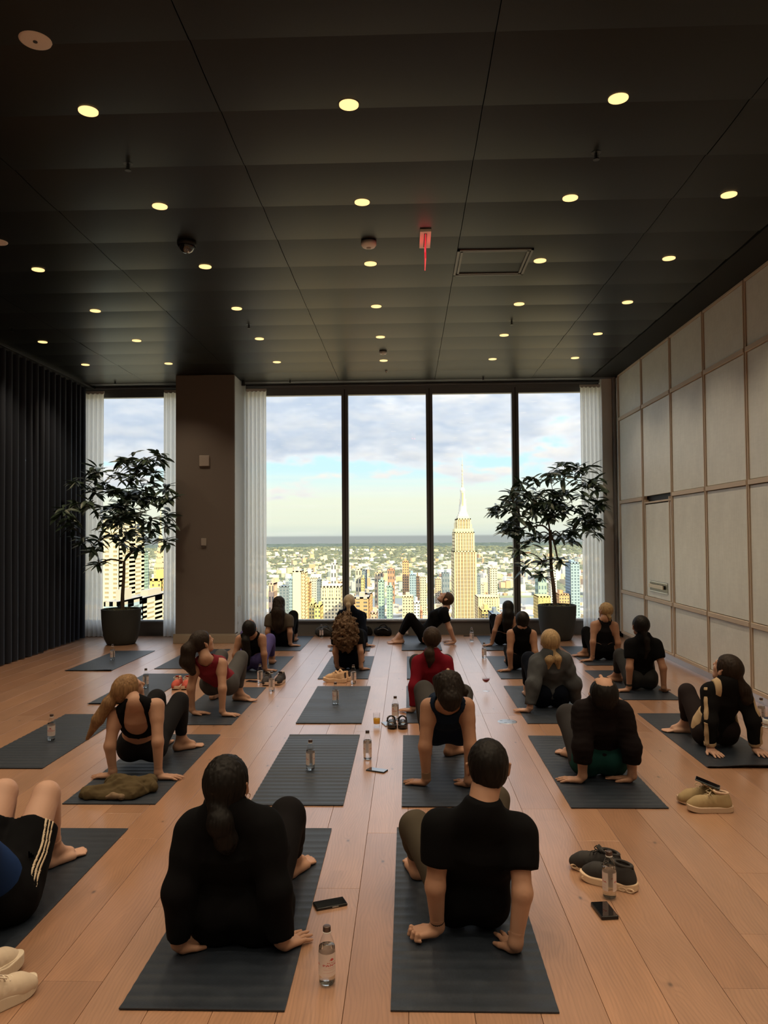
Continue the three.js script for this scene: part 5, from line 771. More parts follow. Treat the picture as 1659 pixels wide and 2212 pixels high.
  who('P13', { near: 1, skin: 'fair', pitch: 0.35, fL: [-0.85, 0, -0.5], hair: { color: blond, thick: 0.016, low: true, tail: [[[0, -0.09, 0.075, 0.04], [-0.03, -0.17, 0.105, 0.042], [-0.05, -0.28, 0.09, 0.014]], [[0.01, -0.1, 0.08, 0.035], [0.05, -0.16, 0.11, 0.04], [0.06, -0.25, 0.1, 0.016]]] }, wear: [{ ...leg(NAVY), inf: 0.016 }, { ...long([0.062, 0.066, 0.072]), name: 'sweatshirt', torso: [-0.12, 1.06], inf: 0.032, fold: 0.024, freq: 11, seed: 11, bones: ['tr', 'ch', 'dl', 'ua', ['fa', -9, 0.9]] }] }, 'person with blonde low ponytail in baggy grey sweatshirt');
  who('P14', { near: 2, male: true, skin: 'mid', girth: 1.06, hipw: 0.9, waist: 1.05, limb: 1.03, pitch: 1.15, face: true, fL: [-0.92, 0, -0.35], fR: [-0.75, 0, -0.6], tL: [-0.5, 0, -0.85], hair: { color: dark, thick: 0.014, low: true, ear: false, bald: 0.075 }, wear: [{ ...leg([0.035, 0.033, 0.035]), name: 'trousers', inf: 0.014 }, { ...tee([0.012, 0.06, 0.055]), name: 'undershirt', torso: [-0.14, 0.4], bones: ['gl'], inf: 0.019, holes: [] }, { ...long([0.010, 0.0075, 0.008]), name: 'sweater', torso: [0.0, 1.07], bones: ['tr', 'ch', 'dl', ['collar', -9, 1.4, -0.004], 'ua', ['fa', -9, 0.52, 0.004]], inf: 0.022, fold: 0.008, freq: 12, rib: 0.0012 }] }, 'balding person in dark sweater over green shirt, face to the ceiling');
  const p15 = who('P15', { near: 2, skin: 'fair', yaw: -0.55, pitch: 0.4, fL: [0.12, 0, 1], fR: [0.12, 0, 1], tL: [-0.95, 0, -0.15], hair: { color: brown, thick: 0.015, low: true, tail: [[[0.06, -0.08, 0.06, 0.045], [0.1, -0.15, 0.07, 0.05], [0.12, -0.22, 0.06, 0.05], [0.12, -0.3, 0.04, 0.016]]] }, wear: [leg([0.026, 0.020, 0.021]), { ...long([0.0085, 0.008, 0.0085]), name: 'track_jacket', inf: 0.018, fold: 0.006, torso: [0.02, 1.12], bones: ['tr', 'ch', 'dl', ['collar', -9, 1.2, 0], 'ua', ['fa', -9, 0.86]] }] }, 'person in black track jacket with cream sleeve stripes by the panel wall');
  {
    const jacket = p15.o.children.find((c) => c.name === 'track_jacket'), cream = cloth([0.5, 0.37, 0.23]);
    for (const [q, sg] of [['L', -1], ['R', 1]]) {
      for (const [n, inf, cut] of [['ua', 0.029, [-0.1, 1.02]], ['fa', 0.029, [-0.02, 0.87]]]) {
        const b = p15.B[n + q], ax = V.norm(V.sub(b[1], b[0])), o0 = [sg * 0.75, 0, 0.62], out = V.norm(V.sub(o0, V.mul(ax, V.dot(o0, ax)))), tn = V.cross(ax, out);
        const g = polygonise([[cap(b[0], b[1], b[2] + inf, b[3] + inf, cut), 0]], 0.006, (d, x, y, z) => { const k = [x - b[0][0], y - b[0][1], z - b[0][2]]; return Math.max(d + 0.003 * Math.sin(V.dot(k, ax) * 60), Math.abs(V.dot(k, tn)) - 0.017, 0.004 - V.dot(k, out), -(d + 0.03), 0.01 - y); });
        jacket.add(p15.put('sleeve_stripe', g, cream));
      }
      const b = p15.B['fa' + q]; jacket.add(p15.put('cuff', polygonise([[cap(b[0], b[1], b[2] + 0.022, b[3] + 0.018, [0.82, 0.97]), 0]], 0.006), cream));
      const tr = p15.B['tr' + q]; jacket.add(p15.put('shoulder_stripe', polygonise([[cap(V.mix(tr[0], tr[1], 0.35), tr[1], 0.079, 0.076), 0]], 0.0065, (d, x, y, z) => { const m = V.mix(tr[0], tr[1], 0.75), k = [x - m[0], y - m[1], z - m[2]]; return Math.max(d, Math.abs(V.dot(k, p15.rs)) - 0.022, -(d + 0.02), -V.dot(k, p15.fwd) * -1 - 0.05); }), cream));
      jacket.add(p15.put('side_panel', polygonise([[p15.lo(0.032, -0.02, 0.42), 0]], 0.0085, (d, x, y, z) => { const m = p15.spine(0.2), k = [x - m[0], y - m[1], z - m[2]]; return Math.max(d, -(d + 0.02), 0.035 - V.dot(k, p15.rs) * sg * 0.55 - V.dot(k, p15.fwd) * 0.83, 0.04 - y); }), cream));
    }
  }
  who('P16', { near: 1, skin: 'tan', pitch: 0.15, yaw: -0.08, fL: [-0.98, 0, -0.1], fR: [0.5, 0, -0.85], tL: [-0.9, 0, -0.4], hair: { color: dark, thick: 0.013, tail: [[[0.01, -0.07, 0.085, 0.034], [0.03, -0.14, 0.1, 0.034], [0.04, -0.24, 0.09, 0.03], [0.02, -0.34, 0.08, 0.012]]] }, wear: [{ ...tee(BLK), inf: 0.014 }, leg([0.03, 0.031, 0.033])], trim: [{ name: 'wristband', on: 'wL', r: 0.031, h: 0.024, d: 0.03, color: [0.02, 0.018, 0.016] }] }, 'person with dark low ponytail in black t-shirt and charcoal leggings near the jib door');
  who('P17', { near: 1, skin: 'tan', pitch: 0.12, yaw: -0.45, fL: [-0.98, 0, -0.1], tL: [-0.9, 0, -0.35], hair: { color: [0.3, 0.2, 0.1], thick: 0.011, tail: [[[0.02, -0.06, 0.085, 0.026], [0.035, -0.085, 0.1, 0.018], [0.035, -0.125, 0.1, 0.01]]] }, wear: [{ ...tank([0.012, 0.011, 0.013]), name: 'racerback_top', holes: [{ at: 'sL', r: 0.098, x: -0.0 }, { at: 'sR', r: 0.098, x: 0.0 }, { at: 'neck', r: 0.075, y: 0.0 }] }, leg(BLK)], trim: [{ name: 'bracelet', on: 'wL', r: 0.030, h: 0.006, d: 0.03, color: [0.8, 0.7, 0.5], metal: true }] }, 'person in black racerback with short blond tied hair beside the far sheer');
  who('P18', { near: 1, skin: 'tan', pitch: 0.18, fL: [-0.99, 0, -0.1], hair: { color: dark, thick: 0.014, low: true, extra: [{ a: [0, -0.03, -0.1], r: 0.03, k: 0.02 }] }, wear: [{ ...tank(BLK), name: 'sleeveless_top', torso: [0.0, 1.12], inf: 0.010, holes: [{ at: 'sL', r: 0.066, x: -0.03 }, { at: 'sR', r: 0.066, x: 0.03 }, { at: 'neck', r: 0.065, y: 0.02 }] }, leg(BLK)] }, 'person in black sleeveless top with dark hair gathered at the nape');
  who('P19', { near: 0, skin: 'tan', pitch: 0.25, yaw: -0.15, fL: [-0.95, 0, 0.25], hair: { color: dark, thick: 0.012, low: true, tail: [[[0, 0.03, 0.03, 0.085], [-0.005, -0.1, 0.085, 0.09], [-0.02, -0.22, 0.1, 0.08], [-0.035, -0.33, 0.1, 0.05]]] }, wear: [{ ...tank(BLK), name: 'crop_top', torso: [0.34, 1.1] }, leg(BLK)] }, 'person with long straight dark hair in black crop top by the third mullion');
}
// ---------- potted trees ----------
{
  const potM = std([0.034, 0.040, 0.040], 0.75), soilM = std([0.07, 0.055, 0.035], 1), mossM = std([0.16, 0.15, 0.08], 1), bark = std([0.12, 0.085, 0.06], 0.9);
  const leafM = [0, 1, 2].map((i) => phys([0.034 + i * 0.010, 0.058 + i * 0.014, 0.034 + i * 0.008], 0.4, { side: THREE.DoubleSide, transmission: 0.12, thickness: 0 }));
  const leafGeo = [0, 1, 2].map((v) => {
    const n = 6, pos = [], idx = []; const L = 1, w = [0.15, 0.17, 0.135][v], droop = [0.18, 0.3, 0.1][v];
    for (let i = 0; i <= n; i++) { const t = i / n, ww = w * Math.pow(Math.sin(Math.PI * Math.min(1, t * 0.94 + 0.06)), 0.8) * (i === n ? 0 : 1), y = -droop * t * t, lift = 0.35 * ww; pos.push(t * L, y + lift, -ww, t * L, y, 0, t * L, y + lift, ww); }
    for (let i = 0; i < n; i++) { const a = i * 3; idx.push(a, a + 1, a + 3, a + 1, a + 4, a + 3, a + 1, a + 2, a + 4, a + 2, a + 5, a + 4); }
    const g = new THREE.BufferGeometry(); g.setAttribute('position', new THREE.Float32BufferAttribute(pos, 3)); g.setIndex(idx); g.computeVertexNormals(); return g;
  });
  const tree = (base, tips, trunk, seed, label) => {
    const r = rng(seed), clusters = tips.map((p) => [p[0] + (r() - 0.5) * 0.08, p[1] + (r() - 0.5) * 0.14, p[0] > 0.3 ? Math.max(p[2], seed === 21 ? 0.24 : -0.12) : Math.max(p[2], -0.24)]); for (let i = 0; i < 14; i++) { const a = tips[Math.floor(r() * tips.length)], b = tips[Math.floor(r() * tips.length)]; clusters.push(V.add(V.mix(a, b, 0.5), [0, 0.06 * (r() - 0.5), 0])); }
    const t = thing('potted_tree', label, 'potted tree', [base[0], 0, base[1]], 0, 'potted trees by the window');
    const pot = mesh('pot', lathe([[0, 0.0], [0.2, 0.0], [0.225, 0.012], [0.262, 0.09], [0.292, 0.24], [0.308, 0.42], [0.314, 0.565], [0.311, 0.572], [0.3, 0.572], [0.296, 0.5], [0.29, 0.49], [0, 0.5]], 48), potM, t);
    const soil = new THREE.CircleGeometry(0.293, 32, 0, 6.2832).rotateX(-Math.PI / 2).translate(0, 0.52, 0); mesh('soil', soil, soilM, t);
    const moss = []; for (let i = 0; i < 60; i++) { const a = r() * 6.28, d = Math.sqrt(r()) * 0.25, g = new THREE.TorusGeometry(0.02 + 0.035 * r(), 0.006, 4, 7, 2 + 2.5 * r()); g.rotateX(r() * 6); g.rotateY(r() * 6); g.translate(Math.cos(a) * d, 0.535 + 0.02 * r(), Math.sin(a) * d); moss.push(g); } mesh('moss', merge(moss), mossM, t).userData.kind = 'stuff';
    mesh('trunk', (() => { const g = new THREE.TubeGeometry(new THREE.CatmullRomCurve3(trunk.map((p) => new THREE.Vector3(...p))), 18, 1, 8), p = g.attributes.position, n = g.attributes.normal; for (let i = 0; i < p.count; i++) { const k = Math.floor(i / 9) / 18, rad = lerp(0.036, 0.022, k) * (1 + 0.14 * (vnoise(k * 30, i % 9, seed) - 0.5)) - 1; p.setXYZ(i, p.getX(i) + n.getX(i) * rad, p.getY(i) + n.getY(i) * rad, p.getZ(i) + n.getZ(i) * rad); } return g; })(), bark, t);
    const T = trunk[trunk.length - 1], nodes = [{ p: T, r: 0.021, d: 0 }], br = []; const order = clusters.map((p) => ({ p, k: V.len(V.sub(p, T)) })).sort((a, b) => a.k - b.k);
    for (const { p } of order) {
      let best = null, bd = 9; for (const n of nodes) { const d = V.len(V.sub(p, n.p)) * (1 + 0.12 * n.d) + (n.p[1] > p[1] + 0.15 ? 0.25 : 0); if (d < bd) { bd = d; best = n; } }
      const rr = Math.max(0.0045, best.r * 0.72), mid = V.add(V.mix(best.p, p, 0.5), [(r() - 0.5) * 0.06, 0.03 + 0.04 * r(), (r() - 0.5) * 0.06]); br.push(tube([best.p, mid, p], rr, 6, 5)); nodes.push({ p, r: rr, d: best.d + 1 });
    }
    mesh('branches', merge(br), bark, t);
    const q = new THREE.Quaternion(), e = new THREE.Euler();
    let made = 0; const extra = [], mt = new THREE.Matrix4();
    for (const p of clusters) {
      const out = Math.atan2(p[2], p[0] - T[0]), n = 15;
      for (let i = 0; i < n; i++) {
        const L = 0.175 + 0.08 * r(), yaw = -(out + (i / n - 0.5) * 5.6 + (r() - 0.5) * 0.7), pit = 0.6 - 1.25 * r(), gi = Math.floor(r() * 3), mi = Math.floor(r() * 3);
        e.set((r() - 0.5) * 1.2, yaw, pit, 'YZX'); q.setFromEuler(e); const at = new THREE.Vector3(p[0] + (r() - 0.5) * 0.1, p[1] + (r() - 0.5) * 0.12, p[2] + (r() - 0.5) * 0.1);
        if (i % 3 === 0 && made++ < 300) { const m = mesh('leaf', leafGeo[gi], leafM[mi], t); m.quaternion.copy(q); m.scale.setScalar(L); m.position.copy(at); }
        else extra.push(leafGeo[gi].clone().applyMatrix4(mt.compose(at, q, new THREE.Vector3(L, L, L))));
      }
    }
    mesh('inner_leaves', mergeGeometries(extra), leafM[1], t).userData.kind = 'stuff';
  };
  tree([-4.68, -12.38], [[0.21, 2.94, 0.3], [0.18, 3.04, 0.01], [0.75, 2.96, 0.32], [0.45, 3.0, -0.29], [0.04, 2.91, 0.07], [0.34, 2.87, -0.08], [-0.29, 2.85, 0.21], [-0.35, 2.75, 0.25], [-0.59, 2.6, 0.3], [-0.58, 2.31, 0.5], [-0.58, 2.17, 0.85], [-0.59, 2.04, 0.65], [-0.58, 1.88, 0.45], [-0.56, 1.63, 0.25], [-0.32, 2.64, 0.33], [-0.11, 2.77, -0.09], [0.38, 2.74, 0.32], [0.62, 2.74, 0.29], [0.66, 2.88, -0.22], [-0.26, 2.51, 0.07], [-0.36, 2.42, 0.14], [-0.04, 2.41, 0.3], [0.14, 2.46, 0.11], [0.22, 2.46, -0.25], [0.52, 2.46, 0.0], [0.83, 2.49, 0.18], [0.88, 2.37, 0.18], [-0.37, 2.19, 0.31], [-0.28, 2.22, -0.1], [-0.1, 2.31, -0.19], [0.19, 2.3, 0.02], [0.43, 2.27, 0.1], [0.7, 2.28, 0.3], [0.79, 2.12, 0.18], [-0.22, 2.1, -0.16], [0.21, 2.06, 0.29], [0.31, 2.05, -0.01], [0.56, 2.0, 0.12], [0.83, 1.92, 0.18], [-0.47, 1.73, -0.19], [-0.09, 1.8, 0.13], [0.17, 1.79, 0.18], [0.19, 1.86, -0.21], [0.39, 1.71, -0.03], [0.58, 1.79, -0.09], [0.84, 1.71, 0.18], [-0.1, 1.63, -0.19], [-0.34, 1.47, 0.31], [-0.26, 1.38, 0.26], [0.2, 1.62, -0.08]], [[0.02, 0.5, 0], [0.025, 0.8, 0.01], [0.04, 1.1, 0], [0.045, 1.33, 0]], 21, 'potted broadleaf tree in dark tub standing before the narrow window');
  tree([2.46, -12.74], [[0.10, 2.91, 0.14], [0.09, 2.83, -0.27], [0.33, 2.73, 0.25], [0.55, 2.78, 0.02], [0.59, 2.68, 0.19], [-0.54, 2.63, -0.13], [-0.32, 2.65, -0.07], [-0.06, 2.70, -0.09], [0.09, 2.65, 0.28], [0.33, 2.61, -0.04], [0.49, 2.58, -0.00], [0.59, 2.50, 0.27], [0.68, 2.33, 0.24], [0.67, 2.23, -0.06], [-0.69, 2.42, -0.12], [-0.54, 2.46, 0.18], [-0.24, 2.48, -0.24], [-0.01, 2.47, -0.06], [0.16, 2.42, 0.23], [0.38, 2.42, 0.25], [-0.89, 2.19, -0.16], [-0.94, 2.08, -0.25], [-0.82, 2.18, 0.17], [-0.66, 2.24, 0.07], [-0.43, 2.25, -0.16], [-0.23, 2.24, 0.00], [0.08, 2.25, -0.26], [-0.87, 1.90, 0.12], [-0.74, 1.93, 0.02], [-0.59, 2.01, 0.12], [-0.33, 2.05, -0.25], [-0.13, 2.09, 0.09], [0.16, 2.10, -0.08], [0.37, 2.21, -0.00], [0.56, 2.06, -0.10], [0.60, 1.89, 0.08], [0.64, 1.80, 0.04], [0.29, 1.78, 0.07], [0.51, 1.95, -0.26], [-0.41, 1.64, -0.16], [-0.24, 1.69, -0.26], [-0.05, 1.72, -0.07], [0.11, 1.66, -0.01], [0.30, 1.63, -0.23], [-0.65, 1.47, 0.10], [-0.52, 1.21, -0.01], [-0.21, 1.32, 0.00], [-0.02, 1.32, 0.06], [-0.31, 1.08, 0.26], [-0.38, 1.84, 0.05]], [[-0.03, 0.5, 0], [-0.05, 0.85, 0.0], [-0.085, 1.15, 0.01], [-0.09, 1.5, 0], [-0.1, 1.78, 0]], 22, 'potted broadleaf tree in grey-green tub standing before the last pane');
}
// ---------- bottles ----------
{
  const glassM = phys([0.97, 0.98, 0.98], 0.04, { transmission: 1, thickness: 0, ior: 1.5 }), waterM = phys([0.96, 0.98, 0.98], 0.02, { transmission: 1, thickness: 0.05, ior: 1.33 }), capM = std([0.12, 0.085, 0.075], 0.35, { metalness: 0.6 }), ringM = std([0.8, 0.8, 0.78], 0.3);
  const cv = document.createElement('canvas'); cv.width = 512; cv.height = 512; const c = cv.getContext('2d');
  c.fillStyle = '#e9d8d2'; c.fillRect(0, 0, 512, 512); c.fillStyle = '#c9413f'; c.textAlign = 'center';
  for (const x of [128, 384]) { c.font = 'bold 34px sans-serif'; c.fillText('ACQUA', x, 210); c.font = 'bold 62px sans-serif'; c.fillText('PANNA', x, 276); c.beginPath(); c.moveTo(x, 96); c.bezierCurveTo(x + 30, 120, x + 26, 150, x, 160); c.bezierCurveTo(x - 26, 150, x - 30, 120, x, 96); c.fill(); c.fillRect(x - 34, 140, 68, 7); c.font = '20px sans-serif'; c.fillText('TOSCANA', x, 320); c.fillRect(x - 96, 352, 192, 3); c.fillRect(x - 96, 420, 192, 3); }
  const lt = new THREE.CanvasTexture(cv); lt.colorSpace = THREE.SRGBColorSpace; lt.magFilter = THREE.LinearFilter; lt.wrapS = THREE.RepeatWrapping;
  const labelM = phys([1, 1, 1], 0.5, { map: lt, side: THREE.DoubleSide, transparent: true, opacity: 0.82 });
  const shell = [[0.0, 0.004], [0.02, 0.002], [0.028, 0.0], [0.0318, 0.006], [0.0325, 0.02], [0.0325, 0.138], [0.0315, 0.147], [0.024, 0.172], [0.0155, 0.19], [0.0135, 0.197], [0.0135, 0.206]];
  const gG = lathe(shell, 28), wG = lathe([[0, 0.006], [0.027, 0.005], [0.0305, 0.012], [0.0312, 0.03], [0.0312, 0.137], [0.0303, 0.146], [0, 0.146]], 28), cG = lathe([[0, 0.2215], [0.0135, 0.2215], [0.0152, 0.2195], [0.0154, 0.2035], [0.0148, 0.202]], 24), rG = lathe([[0.0155, 0.2015], [0.0168, 0.199], [0.0158, 0.1965]], 24), lG = new THREE.CylinderGeometry(0.0329, 0.0329, 0.085, 28, 1, true, 0.2, 5.6).translate(0, 0.085, 0);
  const knobs = []; for (let i = 0; i < 8; i++) knobs.push(new THREE.SphereGeometry(0.0055, 8, 6).scale(1, 1.5, 1).translate(Math.cos(i * 0.785) * 0.0275, 0.009, Math.sin(i * 0.785) * 0.0275)); const kG = merge(knobs);
  const bottle = (x, z, y, turn, w) => { const t = thing('water_bottle', 'clear water bottle ' + w, 'bottle', [x, y, z], turn, 'water bottles on the floor'); mesh('bottle_glass', gG, glassM, t); mesh('water', wG, waterM, t); mesh('cap', cG, capM, t); mesh('neck_ring', rG, ringM, t); mesh('label', lG, labelM, t); mesh('base_ribs', kG, glassM, t).userData.kind = 'stuff'; };
  [[-0.324, -3.0, 0, 2.6, 'nearest the camera, beside a black phone'], [-0.728, -5.67, 0.0085, 0.4, 'on the nearer empty rippled mat'], [-0.322, -5.97, 0, 0.1, 'on the floor beside the shining phone'], [0.948, -3.72, 0, 0.05, 'in front of the black running shoes'], [-0.127, -7.24, 0, 1.2, 'behind the black sandals'], [-0.751, -7.88, 0.0085, 0.9, 'on the farther empty rippled mat'], [-3.047, -6.48, 0.007, 2, 'on the empty mat left of the sports-bra person'], [-3.012, -8.73, 0.007, 0.3, 'on the empty mat near the red trainers'], [-4.164, -10.69, 0.007, 1, 'on the blue-grey mat by the curtain'], [-1.756, -9.05, 0, 0.2, 'left of the pair by the dark trainers'], [-1.532, -8.57, 0, 0.3, 'in front of the dark trainers'], [-0.645, -8.99, 0, 0.1, 'beside the peach trainers'], [1.037, -12.57, 0, 0.7, 'on bare floor right of the person seen in profile'], [1.065, -10.83, 0, 0.5, 'beside the sleeveless-top mat'], [3.227, -7.15, 0, 0.1, 'at the foot of the panel wall'], [-1.481, -13.07, 0, 0.2, 'before the grey bag under the window'], [-0.02, -13.28, 0, 1, 'behind the legs of the person in profile']].forEach((b) => bottle(...b));
}
// ---------- drinks ----------
{
  const glassM = phys([0.98, 0.98, 0.98], 0.02, { transmission: 1, thickness: 0, ior: 1.5 });
  const t = thing('tumbler', 'straight glass half full of yellow drink beside the sandals', 'glass', [-0.291, 0, -6.97]);
  mesh('glass_wall', lathe([[0, 0.004], [0.028, 0], [0.03, 0.004], [0.032, 0.125], [0.0305, 0.125], [0.0285, 0.03], [0, 0.028]], 26), glassM, t); mesh('drink', lathe([[0, 0.03], [0.0282, 0.031], [0.0298, 0.078], [0, 0.078]], 26), phys([0.86, 0.56, 0.06], 0.1, { transmission: 0.5, thickness: 0 }), t); mesh('ice_cube', new RoundedBoxGeometry(0.022, 0.02, 0.022, 2, 0.004).rotateY(0.6).translate(0.004, 0.072, 0), glassM, t);
  const u = thing('coupe_glass', 'stemmed coupe glass with red drink standing on the bare floor', 'glass', [0.859, 0, -8.56]);
  mesh('bowl', lathe([[0.004, 0.092], [0.02, 0.098], [0.038, 0.118], [0.046, 0.145], [0.047, 0.158]], 30), glassM, u); mesh('stem', lathe([[0.005, 0.003], [0.0035, 0.02], [0.0032, 0.08], [0.005, 0.093]], 12), glassM, u); mesh('foot', lathe([[0, 0.005], [0.02, 0.004], [0.038, 0.001], [0.038, 0], [0, 0]], 28), glassM, u); mesh('drink', lathe([[0, 0.0965], [0.018, 0.1], [0.036, 0.12], [0.0415, 0.134], [0, 0.134]], 28), phys([0.2, 0.01, 0.03], 0.1, { transmission: 0.3, thickness: 0 }), u);
}
// ---------- phones and small devices ----------
{
  const body = std([0.02, 0.02, 0.022], 0.35, { metalness: 0.4 }), silver = std([0.55, 0.55, 0.57], 0.3, { metalness: 0.8 }), scr = phys([0.006, 0.006, 0.008], 0.06, { clearcoat: 1, clearcoatRoughness: 0.03 }), teal = std([0.03, 0.05, 0.06], 0.4);
  const phone = (x, y, z, turn, w, o = {}) => { const t = thing('phone', w, 'phone', [x, y, z], turn, 'phones on the floor'), th = o.th ?? 0.009, len = o.len ?? 0.15, wd = o.w ?? 0.074; mesh('case', new RoundedBoxGeometry(wd, th, len, 3, Math.min(th * 0.48, 0.0045)).translate(0, th / 2, 0), o.m ?? body, t); mesh('screen', new RoundedBoxGeometry(wd - 0.006, 0.001, len - 0.006, 2, 0.0004).translate(0, th + 0.0002, 0), scr, t); mesh('side_button', rbx(wd / 2 - 0.0005, wd / 2 + 0.0008, th * 0.35, th * 0.65, -0.03, 0.0, 0.0003), silver, t); return t; };
  phone(-0.376, 0, -3.63, -1.18, 'black phone lying behind the nearest water bottle', { th: 0.012 }); phone(-0.238, 0, -5.68, 1.15, 'phone mirroring the sky on bare floor by a bottle', { th: 0.009 }); phone(0.888, 0, -3.58, 0.12, 'chunky black phone below the running shoes', { th: 0.017, w: 0.08, len: 0.14 });
  phone(-1.86, 0, -9.12, 1.2, 'black phone left of the dark trainers'); phone(-0.2, 0, -7.06, 0.3, 'silver-edged phone tucked beside the sandals', { m: silver }); phone(1.06, 0, -13.2, 1.57, 'thin black tablet lying under the window', { len: 0.22, w: 0.1 });
  phone(-2.36, 0, -6.36, 1.35, 'white-edged phone lying between the sports-bra person and the empty mat', { m: std([0.7, 0.68, 0.66], 0.4) }); phone(3.14, 0, -7.0, 1.0, 'pale phone at the foot of the panel wall', { m: silver });
  const onShoe = phone(1.885, 0.148, -4.945, 0.9, 'dark phone lying across the tan trainers', { m: teal }); onShoe.rotation.set(0, 0, 0); onShoe.rotation.order = 'YXZ'; onShoe.rotation.y = 1.15; onShoe.rotation.x = 0.3;
  const ec = thing('earbud_case', 'tiny white earbud case on the white-edged phone', 'case', [-2.37, 0.01, -6.37], 0.4); mesh('shell', new RoundedBoxGeometry(0.06, 0.022, 0.045, 4, 0.0105).translate(0, 0.0115, 0), M.white, ec); mesh('lid_seam', rbx(-0.0302, 0.0302, 0.0135, 0.0145, -0.0227, 0.0227, 0.0004), std([0.4, 0.4, 0.4], 0.5), ec);
  const pk = thing('round_case', 'round white case with navy lid beside the panel-wall bottle', 'case', [3.265, 0, -7.08]); mesh('shell', lathe([[0, 0], [0.05, 0], [0.056, 0.01], [0.056, 0.04], [0.048, 0.05], [0, 0.05]], 28), M.white, pk); mesh('lid', lathe([[0.047, 0.05], [0.045, 0.056], [0, 0.058]], 28).rotateX(0.0), std([0.02, 0.035, 0.09], 0.5), pk);
  const d = thing('floor_box', 'round steel floor outlet cover in the bare aisle', 'floor outlet', [0.912, 0, -7.17]); mesh('cover', lathe([[0, 0.003], [0.078, 0.003], [0.086, 0.002], [0.09, 0.0]], 40), std([0.5, 0.52, 0.55], 0.28, { metalness: 0.85 }), d); for (let i = 0; i < 4; i++) mesh('finger_slot', rbx(-0.012, 0.012, 0.0028, 0.0036, -0.005, 0.005, 0.0003), M.black, d, [Math.cos(i * 1.57 + 0.4) * 0.058, 0, Math.sin(i * 1.57 + 0.4) * 0.058]);
}
